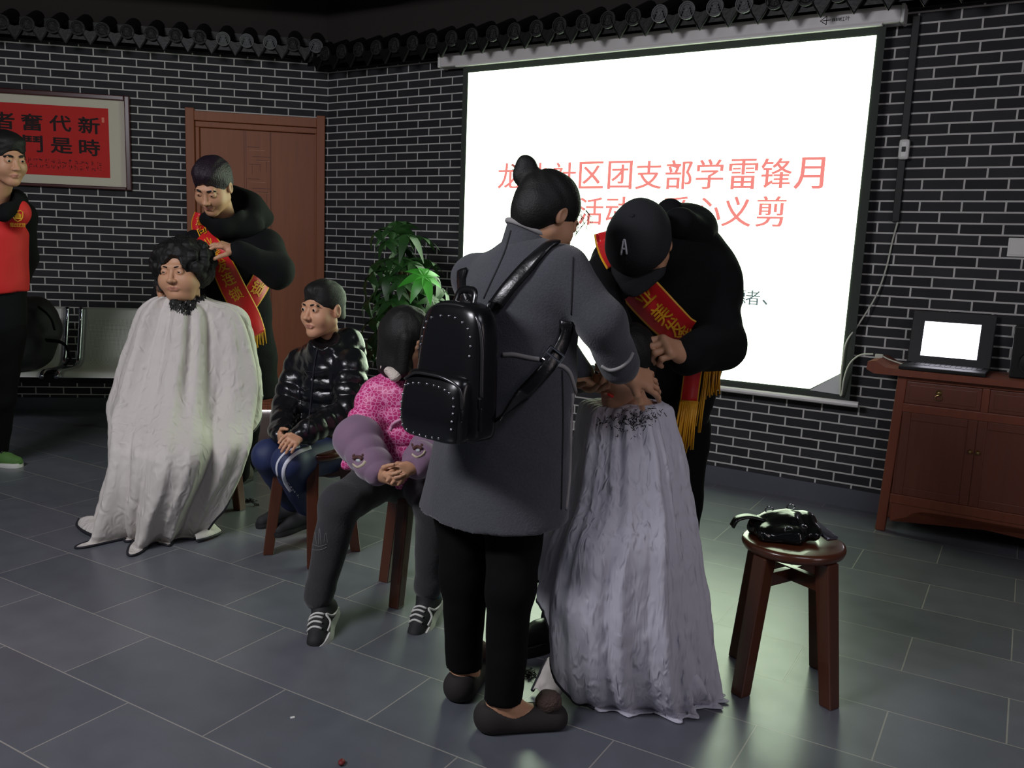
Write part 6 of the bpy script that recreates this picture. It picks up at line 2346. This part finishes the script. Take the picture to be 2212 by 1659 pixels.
# ------------------------------------------------------------------ hairdresser with the cap
def cap_hairdresser():
    pr = thing('person', 'man in a black cap and black hooded jacket with red sash bending over a child', 'person', (0.45, 2.85, 0))
    c = at(1386, 532, 2.60)
    R = basis(-18, 61, 4)
    nk = at(1452, 520, 2.74)
    pv, ch = at(1432, 905, 2.96), at(1468, 650, 2.82)
    sL, eL, wL = at(1528, 605, 2.80), at(1556, 742, 2.64), at(1482, 770, 2.44)
    sR, eR, wR = at(1330, 575, 2.76), at(1296, 625, 2.66), at(1330, 705, 2.52)
    S = SDF()
    add_head(S, c, R, 1.0, nk, open_eye=0.4)
    S.cap(ch, pv, 0.12, 0.12, 0.04, flat=((1, 0, 0), 1.25))
    S.cap(sL, sR, 0.055, k=0.05)
    S.cap(nk, ch + np.array([0, 0, 0.1]), 0.06, 0.08, 0.05)
    S.chain([sL, eL, wL], [0.05, 0.042, 0.028], 0.015)
    S.chain([sR, eR, wR], [0.05, 0.042, 0.028], 0.015)
    add_hand(S, wL, at(1425, 740, 2.36) - wL, (-0.5, 0.35, -0.6), -1, 1.15, (1.0, 1.05, 1.1, 1.15), 0.02, (0.9, 0.5), 0.0025)
    add_hand(S, wR, at(1352, 735, 2.46) - wR, (0.5, 0.1, -0.6), 1, 1.0, (0.6, 0.6, 0.6, 0.6), 0.03, (0.5, 0.3), 0.006)
    legs = [(at(1470, 930, 2.96), at(1466, 1090, 2.92), at(1468, 1250, 3.02)), (at(1395, 930, 2.94), at(1275, 1120, 2.80), at(1206, 1338, 2.70))]
    legs[0][2][2] = 0.10
    for l in legs: S.chain(list(l), [0.085, 0.06, 0.044], 0.02)
    b = S.obj('body', M_SKIN, pr, 0.012)
    face_parts(pr, b, c, R, 1.0, gaze=(0, 1, -0.2))
    H = SDF()
    hair_cap(H, c, R, 1.0, 0.008, 0.04, -0.05)
    H.obj('hair', M_HAIR, pr, 0.006)
    # cap
    M_CAP = mat('black_cotton_cap', rgb(26, 27, 31), 0.9, bump=0.2, bscale=200)
    P = lambda x, y, z: c + R @ np.array([x, y, z])
    K = SDF()
    K.ell(P(0, -0.010, 0.040), np.array([0.093, 0.112, 0.105]), R, 0.01)
    K.ell(P(0, 0.030, 0.055), np.array([0.086, 0.085, 0.088]), R, 0.03)
    K.cut(P(0, 0, 0.022), -R[:, 2] + 0.10 * R[:, 1])
    K.disp(cloth(71, 0.003, 30))
    K.fine.append((P(0, 0, 0.04), 0.15, 0.006))
    kp = K.obj('cap', M_CAP, pr, 0.007, 'black baseball cap with a white letter A')
    bm = bmesh.new()
    rows = []
    for t in np.linspace(0, 1, 9):
        row = []
        for a in np.linspace(-1, 1, 13):
            wv = 0.080 * (1 - 0.32 * t ** 3)
            x = a * wv
            y = 0.085 + (0.035 * (1 - a * a)) + t * 0.075 * (1 - 0.45 * a * a)
            z = 0.028 - 0.030 * a * a - 0.012 * t
            row.append(bm.verts.new(Vector(P(x, y - 0.02, z))))
        rows.append(row)
    for r1, r2 in zip(rows[:-1], rows[1:]):
        for i in range(12): bm.faces.new([r1[i], r1[i + 1], r2[i + 1], r2[i]])
    br = bm_obj('brim', bm, M_CAP, kp, True)
    md = br.modifiers.new('thick', 'SOLIDIFY'); md.thickness = 0.005; md.offset = 0
    tr = bvh(kp)
    bm = bmesh.new()
    for pts in ([(1342, 550), (1347, 520)], [(1347, 520), (1350, 520), (1354, 549)], [(1344, 538), (1352, 537)]):
        L = surf_line(tr, pts, 0.002, 5)
        if len(L) > 1: tube(bm, L, 0.0032, 6)
    bm_obj('letter_a', bm, mat('white_embroidery', rgb(190, 190, 196), 0.8), kp, True)
    bm = bmesh.new()
    ball(bm, P(0, -0.012, 0.146), 0.008, 8)
    bm_obj('cap_button', bm, M_CAP, kp, True)
    # jacket
    J = SDF()
    J.cap(ch, pv, 0.172, 0.135, 0.06, flat=((1, 0, 0), 1.12))
    J.ell(at(1472, 578, 2.86), np.array([0.15, 0.15, 0.155]), None, 0.05)
    J.cap(sR + np.array([0.04, 0.03, 0.0]), sL, 0.09, 0.10, 0.06)
    J.chain([sL, eL], [0.086, 0.078], 0.03); J.chain([eL, wL], [0.078, 0.052], 0.02)
    J.chain([sR, eR, wR], [0.086, 0.070, 0.05], 0.03)
    TS = SDF()
    TS.pr = J.pr[:3]
    J.cut(at(1440, 918, 2.9), (0.05, 0, -1))
    J.cap(at(1478, 540, 2.80), at(1440, 556, 2.70), 0.10, 0.072, 0.04)
    J.disp(cloth(73, 0.006, 24, 0.002, 60))
    jk = J.obj('black_jacket', M_BLACKCL, pr, 0.0085)
    Hd = SDF()
    Hd.ell(at(1478, 498, 2.84), np.array([0.105, 0.10, 0.085]), basis(-30, 30, 0), 0.02)
    Hd.cap(at(1448, 462, 2.78), at(1500, 505, 2.86), 0.045, 0.06, 0.03)
    Hd.cap(at(1466, 486, 2.68), at(1500, 505, 2.76), 0.052, 0.06, 0.03)
    Hd.cap(at(1440, 560, 2.68), at(1500, 545, 2.78), 0.042, 0.06, 0.03)
    Hd.disp(cloth(75, 0.005, 30))
    Hd.obj('hood', M_BLACKCL, pr, 0.008)
    T = SDF()
    for l in legs: T.chain(list(l), [0.10, 0.078, 0.058], 0.03)
    T.cap(pv, at(1435, 940, 2.95), 0.13, 0.12, 0.04, flat=((1, 0, 0), 1.15))
    T.disp(cloth(77, 0.005, 30))
    T.obj('trousers', M_BLACKTR, pr, 0.010)
    for a, dd in ((legs[0][2], (-0.3, -0.95, 0)), (legs[1][2], (-0.80, -0.60, 0))):
        g = a.copy(); g[2] = 0
        d = np.array(dd); d /= np.linalg.norm(d)
        shoe(pr, g - d * 0.075, d, 0.275, M_LEATHER, M_SOLEB, w=0.05, h=0.10, sole=0.03)
    # sash
    tr = bvh(jk, kp)
    M_SASH2 = [M_SASH, M_GOLD]
    trj = tree_of(TS)
    o1, b1 = ribbon('sash', trj, [(1352, 590), (1378, 622), (1408, 655), (1440, 688), (1472, 716), (1505, 728)], [70, 80, 82, 80, 74, 62], M_SASH2, pr, 0.014, 6, 21, True)
    if o1:
        band_text('gold_characters', b1, [('业', 0.30), ('美', 0.53), ('发', 0.71), ('连', 0.87)], M_GOLD, o1, 0.46, 0.005, 0.012, 0.0, -1)
    o2, b2 = ribbon('sash_shoulder_end', bvh(jk), [(1298, 502), (1304, 522), (1314, 547), (1328, 572)], [30, 36, 40, 40], M_SASH2, pr, 0.016, 6, 11, True)
    # hanging end with fringe
    g0 = [(1512, 722, 2.56), (1503, 770, 2.66), (1495, 815, 2.70), (1488, 868, 2.70)]
    bm = bmesh.new()
    rows = []
    for q in spline(g0, 6):
        rows.append([bm.verts.new(Vector(at(q[0] + t * 19, q[1] + t * 1.5, q[2] + 0.012 * abs(t)))) for t in (-1, -0.86, -0.4, 0, 0.4, 0.86, 1)])
    for r1, r2 in zip(rows[:-1], rows[1:]):
        for i in range(6): bm.faces.new([r1[i], r1[i + 1], r2[i + 1], r2[i]]).material_index = 1 if i in (0, 5) else 0
    e1 = bm_obj('sash_end', bm, M_SASH2, pr, True)
    md = e1.modifiers.new('thick', 'SOLIDIFY'); md.thickness = 0.002
    fringe('gold_fringe', at(1469, 866, 2.70), at(1508, 869, 2.70), (-0.06, 0, -1), 0.16 * 0.98, e1, 24, 4)
    bm = bmesh.new()
    rows = []
    for q in spline([(1512, 735, 2.62), (1530, 765, 2.72), (1538, 785, 2.76)], 6):
        rows.append([bm.verts.new(Vector(at(q[0] + t * 16, q[1] + t * 7, q[2]))) for t in (-1, -0.8, 0, 0.8, 1)])
    for r1, r2 in zip(rows[:-1], rows[1:]):
        for i in range(4): bm.faces.new([r1[i], r1[i + 1], r2[i + 1], r2[i]]).material_index = 1 if i in (0, 3) else 0
    e2 = bm_obj('sash_end', bm, M_SASH2, pr, True)
    md = e2.modifiers.new('thick', 'SOLIDIFY'); md.thickness = 0.002
    fringe('gold_fringe', at(1524, 796, 2.76), at(1560, 778, 2.76), (0.0, 0, -1), 0.10, e2, 16, 5)
    fringe('gold_fringe', at(1521, 800, 2.74), at(1530, 802, 2.74), (-0.05, 0, -1), 0.20, e2, 5, 6)
    return pr


cap_hairdresser()


# ------------------------------------------------------------------ child having a haircut
def cut_child():
    pr = thing('person', 'small child wrapped in a long white cape having its hair cut', 'person', (0.4, 2.5, 0))
    c = at(1346, 792, 2.42)
    R = basis(-46, 14, -6)
    s = 0.90
    S = SDF()
    add_head(S, c, R, s, at(1372, 885, 2.50), kid=True, open_eye=0.8, neck_r=0.042, res=0.0035)
    ch, pv = at(1368, 930, 2.52), at(1372, 1080, 2.56)
    S.cap(ch, pv, 0.09, 0.10, 0.04, flat=((1, 0, 0), 1.2))
    S.cap(at(1300, 905, 2.52), at(1425, 905, 2.54), 0.045, k=0.04)
    for x0, x1, x2 in ((1345, 1300, 1310), (1395, 1370, 1380)):
        h, k_, a = at(x0, 1100, 2.54), at(x1, 1150, 2.30), at(x2, 1360, 2.36)
        S.chain([h, k_, a], [0.06, 0.045, 0.034], 0.02)
        S.cap(a, a + np.array([-0.03, -0.08, -0.035]), 0.032, 0.026, 0.02)
    b = S.obj('body', M_SKINK, pr, 0.012)
    face_parts(pr, b, c, R, s, gaze=(0, 1, -0.4), brow=0.8, iris=0.8)
    H = SDF()
    hair_cap(H, c, R, s, 0.013, 0.050, -0.055)
    H.disp(strands(0.003, 170, R @ np.array([0, 0.4, 1]), 23))
    H.obj('hair', M_HAIR, pr, 0.005)
    lev = [(866, 1322, 1420, 2.47, 0.075, 0.06), (870, 1290, 1438, 2.47, 0.10, 0.09), (882, 1258, 1449, 2.48, 0.125, 0.11), (950, 1246, 1466, 2.48, 0.16, 0.14), (1050, 1228, 1485, 2.48, 0.23, 0.16), (1130, 1196, 1498, 2.46, 0.27, 0.17), (1240, 1160, 1513, 2.44, 0.26, 0.17), (1350, 1152, 1527, 2.42, 0.235, 0.17), (1440, 1150, 1540, 2.41, 0.185, 0.16), (1496, 1150, 1546, 2.40, 0.13, 0.15), (1500, 1150, 1556, 2.39, 0.145, 0.15)]
    hp = [(-90, 9), (-60, 10), (98, 10), (113, 9.6), (124, 8.2), (135, 7.2), (150, 6.5), (180, 6.0), (215, 5.5), (240, 6.0), (270, 9)]

    def hem(t):
        t = (t + 90) % 360 - 90
        return float(np.interp(t, [a for a, _ in hp], [q for _, q in hp]))
    amp = lambda t: 0.003 + 0.011 * np.clip(t * 1.6, 0, 1) * (1 + 1.0 * np.clip(t - 0.7, 0, 1))
    cp, V = cape('haircut_cape', lev, hem, M_CAPE2, pr, amp, 44, knees=((115, 5.0, 1.6, 18, 0.03), (80, 5.0, 1.6, 16, 0.03)), trim=0.0045, kf=(6, 11, 17, 26), sharp=0.6, twist=0.4, trim_range=(109, 225), face=-6)
    # piece of the hem lying on the floor beside the woman's shoe
    def fl(x, y, z=0.012):
        r = CRIGHT * ((x - 1106.0) / FPX) - CUP * ((y - 829.5) / FPX) + _fw
        t = (z - CAM_H) / r[2]
        return np.array([r[0] * t, r[1] * t, z])
    o1 = [fl(1155, 1440, 0.02), fl(1168, 1432, 0.05), fl(1176, 1424, 0.07), fl(1182, 1422, 0.08)]
    o1 = spline([fl(1150, 1492, 0.012), fl(1160, 1470, 0.03), fl(1170, 1448, 0.06), fl(1182, 1424, 0.09)], 5)
    i1 = spline([fl(1205, 1510, 0.02), fl(1215, 1495, 0.04), fl(1222, 1475, 0.07), fl(1226, 1450, 0.11)], 5)
    bm = bmesh.new()
    rows = []
    for a, b_ in zip(o1, i1):
        rows.append([bm.verts.new(Vector(np.array(a) * (1 - t) + np.array(b_) * t + np.array([0, 0, 0.012 * math.sin(3 * PI * t)]))) for t in np.linspace(0, 1, 12)])
    for r1, r2 in zip(rows[:-1], rows[1:]):
        for j in range(11): bm.faces.new([r1[j], r1[j + 1], r2[j + 1], r2[j]])
    o = bm_obj('hem_fold', bm, M_CAPE, cp, True)
    md = o.modifiers.new('thick', 'SOLIDIFY'); md.thickness = 0.003; md.offset = 0
    bm = bmesh.new()
    tube(bm, o1, 0.006, 6)
    bm_obj('black_edging', bm, M_BLACKTRIM, cp, True)
    o2 = spline([fl(1405, 1512, 0.008), fl(1470, 1520, 0.008), fl(1533, 1522, 0.008), fl(1545, 1505, 0.012), fl(1551, 1490, 0.02)], 5)
    i2 = spline([fl(1420, 1480, 0.07), fl(1465, 1462, 0.10), fl(1500, 1450, 0.12), fl(1522, 1452, 0.10), fl(1535, 1462, 0.07)], 5)
    bm = bmesh.new()
    rows = []
    for i, (a, b_) in enumerate(zip(o2, i2)):
        rows.append([bm.verts.new(Vector(np.array(a) * (1 - t) + np.array(b_) * t + np.array([0, -0.02 * math.sin(PI * t), 0.014 * math.sin(PI * t) * math.sin(i * 0.9)]))) for t in np.linspace(0, 1, 12)])
    for r1, r2 in zip(rows[:-1], rows[1:]):
        for j in range(11): bm.faces.new([r1[j], r1[j + 1], r2[j + 1], r2[j]])
    o = bm_obj('hem_fold', bm, M_CAPE2, cp, True)
    md = o.modifiers.new('thick', 'SOLIDIFY'); md.thickness = 0.003; md.offset = 0
    # cut hair on the front of the cape
    tr = bvh(cp)
    bm = bmesh.new()
    rg = random.Random(5)
    for i in range(220):
        x, y = rg.gauss(1350, 26), rg.gauss(912, 12)
        if rg.random() < 0.35: x, y = rg.gauss(1400, 18), rg.gauss(895, 12)
        h = on(tr, x, y, 0.0015)
        if not h: continue
        p = np.array(h[0]); nn = np.array(h[1])
        v = np.array([rg.uniform(-1, 1), rg.uniform(-0.2, 0.2), rg.uniform(-0.8, 0.8)])
        v = (v - nn * (v @ nn)) * rg.uniform(0.003, 0.008)
        tube(bm, [p - v, p + v], 0.0011, 4)
    tag(bm_obj('hair_clippings', bm, M_HAIR, None), 'dark cut hair scattered on the chest of the child\'s white cape', 'hair clippings', kind='stuff')
    h = on(bvh(b), 1320, 853, 0.006)
    if h:
        bm = bmesh.new()
        tube(bm, [np.array(h[0]) + np.array([-0.008, 0, 0.004]), np.array(h[0]) + np.array([0.008, 0, -0.004])], 0.004, 6)
        bm_obj('red_bar', bm, mat('bright_red_bar', rgb(240, 50, 40), 0.5), pr, True, 'small bright red bar at the chin')  # plain bright red bar set at the chin
    return pr


cut_child()

# ------------------------------------------------------------------ things on stool, bench and floor
def stool_bag():
    tp = 0.448
    cx_, cy_ = 0.836, 2.53
    t = thing('leather_bag', 'crumpled black leather bag with silver buckles lying on the empty stool', 'bag', (cx_, cy_, tp))
    S = SDF()
    S.cap((cx_ - 0.075, cy_ + 0.0, tp + 0.028), (cx_ + 0.07, cy_ + 0.01, tp + 0.03), 0.030, 0.032, 0.02, flat=((0, 1, 0), 2.4))
    S.cap((cx_ - 0.03, cy_ + 0.03, tp + 0.05), (cx_ + 0.06, cy_ + 0.02, tp + 0.055), 0.028, 0.028, 0.02, flat=((0, 1, 0), 1.7))
    S.cap((cx_ + 0.01, cy_ - 0.06, tp + 0.022), (cx_ - 0.07, cy_ - 0.05, tp + 0.02), 0.022, 0.02, 0.02, flat=((0, 1, 0), 1.6))
    S.cap((cx_ + 0.05, cy_ + 0.05, tp + 0.06), (cx_ + 0.02, cy_ - 0.03, tp + 0.06), 0.018, 0.016, 0.01)
    for q in range(len(S.pr)):
        e = list(S.pr[q]); e[1] = e[1] * np.array([1, 1, 1]); e[1][2] = tp + (e[1][2] - tp) * 0.8; e[2][2] = tp + (e[2][2] - tp) * 0.8; S.pr[q] = tuple(e)
    S.cut((0, 0, tp + 0.003), (0, 0, -1))
    S.disp(lambda P: 0.009 * waves(P, 45, 3, 5) + 0.004 * waves(P, 110, 4, 5))
    S.obj('bag_body', mat('black_patent_leather', rgb(15, 16, 17), 0.16, bump=0.15, bscale=30), t, 0.005)
    bm = bmesh.new()
    rows = []
    for q in spline([(cx_ - 0.06, cy_ + 0.0, tp + 0.05), (cx_ - 0.11, cy_ - 0.01, tp + 0.062), (cx_ - 0.15, cy_ - 0.02, tp + 0.055), (cx_ - 0.165, cy_ - 0.02, tp + 0.03)], 6):
        rows.append([bm.verts.new(Vector((q[0], q[1] + w * 0.018, q[2]))) for w in (-1, 0, 1)])
    for r1, r2 in zip(rows[:-1], rows[1:]):
        for i in range(2): bm.faces.new([r1[i], r1[i + 1], r2[i + 1], r2[i]])
    o = bm_obj('strap', bm, M_LEATHER, t, True)
    md = o.modifiers.new('thick', 'SOLIDIFY'); md.thickness = 0.006
    for x, y, z in ((-0.035, 0.045, 0.066), (0.035, 0.06, 0.072), (0.04, -0.05, 0.042), (-0.01, -0.075, 0.042)):
        bm = bmesh.new()
        tube(bm, [Vector((cx_ + x + 0.012 * math.cos(a), cy_ + y, tp + z + 0.009 * math.sin(a))) for a in np.linspace(0, 2 * PI, 13)], 0.0024, 6)
        bm_obj('buckle', bm, M_CHROME, t, True)
    bm = bmesh.new()
    bx(bm, (-0.02, -0.05, 0), (0.02, 0.05, 0.012), Matrix.Translation((cx_ + 0.105, cy_ - 0.02, tp + 0.022)) @ Matrix.Rotation(rad(24), 4, 'Z') @ Matrix.Rotation(rad(14), 4, 'X'), 0.004)
    tag(bm_obj('silver_pouch', bm, mat('silver_foil', rgb(150, 150, 165), 0.18, metal=0.9), None, True), 'shiny silver pouch beside the leather bag on the stool', 'pouch')


stool_bag()


def bench_bag():
    Y0 = 5.35
    o = at(55, 780, Y0)
    t = thing('black_duffel_bag', 'large black bag slumped on the steel bench behind the man in the vest', 'bag', o)
    S = SDF()
    S.ell(at(40, 720, Y0), np.array([0.24, 0.15, 0.235]), None, 0.03)
    S.ell(at(88, 700, Y0 + 0.03), np.array([0.10, 0.12, 0.16]), None, 0.05)
    S.ell(at(20, 760, Y0 - 0.02), np.array([0.24, 0.16, 0.12]), None, 0.05)
    S.cut(FA @ Vector((1.9, 0.8, 0.418)), (0, 0, -1))
    S.disp(cloth(91, 0.012, 18, 0.004, 50))
    b = S.obj('bag_body', mat('black_nylon', rgb(15, 15, 17), 0.7, bump=0.2, bscale=60), t, 0.011)
    bm = bmesh.new()
    tube(bm, spline([at(100, 735, Y0 - 0.1), at(128, 738, Y0 - 0.12), at(143, 748, Y0 - 0.12), at(148, 762, Y0 - 0.12), at(152, 778, Y0 - 0.14), at(140, 790, Y0 - 0.16)], 6), 0.016, 8, flat=0.5)
    bm_obj('strap', bm, M_BLACKCL, t, True)
    bm = bmesh.new()
    tube(bm, spline([at(84, 664, Y0 - 0.08), at(100, 676, Y0 - 0.1), at(112, 692, Y0 - 0.1), at(118, 712, Y0 - 0.08)], 6), 0.014, 8, flat=0.5)
    bm_obj('strap', bm, M_BLACKCL, t, True)


bench_bag()


def floor_at(x, y, z=0.0):
    r = CRIGHT * ((x - 1106.0) / FPX) - CUP * ((y - 829.5) / FPX) + _fw
    t = (z - CAM_H) / r[2]
    return np.array([r[0] * t, r[1] * t, z])


rgc = random.Random(31)
for x, y, n_, sp, lab in ((458, 1057, 70, 0.045, 'tuft of cut black hair on the floor beside the stool leg of the caped woman'), (484, 1055, 40, 0.02, 'smaller tuft of cut hair right of the dark tuft by the cape'),
                          (538, 1084, 40, 0.022, 'small tuft of cut hair on the floor below the feet of the boy'), (552, 1093, 14, 0.015, 'wisp of cut hair at the right end of the tufts near the boy'),
                          (1140, 1459, 40, 0.028, 'tuft of cut hair on the floor behind the shoe of the woman in grey'), (1052, 1282, 30, 0.02, 'tuft of cut hair seen between the legs of the woman in grey')):
    p = floor_at(x, y)
    bm = bmesh.new()
    for i in range(n_):
        q = p + np.array([rgc.gauss(0, sp * 0.6), rgc.gauss(0, sp * 0.4), 0.003 + abs(rgc.gauss(0, 0.006))])
        a = rgc.uniform(0, 6.28)
        v = np.array([math.cos(a), math.sin(a), rgc.uniform(-0.1, 0.1)]) * sp * rgc.uniform(0.15, 0.5)
        w = np.array([-v[1], v[0], 0]) * 0.4
        tube(bm, [q - v + np.array([0, 0, 0]), q + w, q + v], 0.0016, 4)
    tag(bm_obj('hair_tuft', bm, M_HAIR, None), lab, 'hair tuft', 'tufts of cut hair on the floor', 'stuff')
bm = bmesh.new()
ball(bm, floor_at(738, 1646, 0.006), (0.009, 0.013, 0.006), 8)
tag(bm_obj('red_scrap', bm, mat('dark_red_scrap', rgb(110, 26, 28), 0.6), None, True), 'small dark red scrap on the floor at the bottom of the photo', 'scrap')
bm = bmesh.new()
bx(bm, (-0.006, -0.004, 0), (0.006, 0.004, 0.003), Matrix.Translation(floor_at(632, 1551)) @ Matrix.Rotation(0.5, 4, 'Z'), 0.001)
tag(bm_obj('paper_scrap', bm, M_WHITEPL, None), 'tiny white paper scrap on the bluish floor tiles', 'scrap')
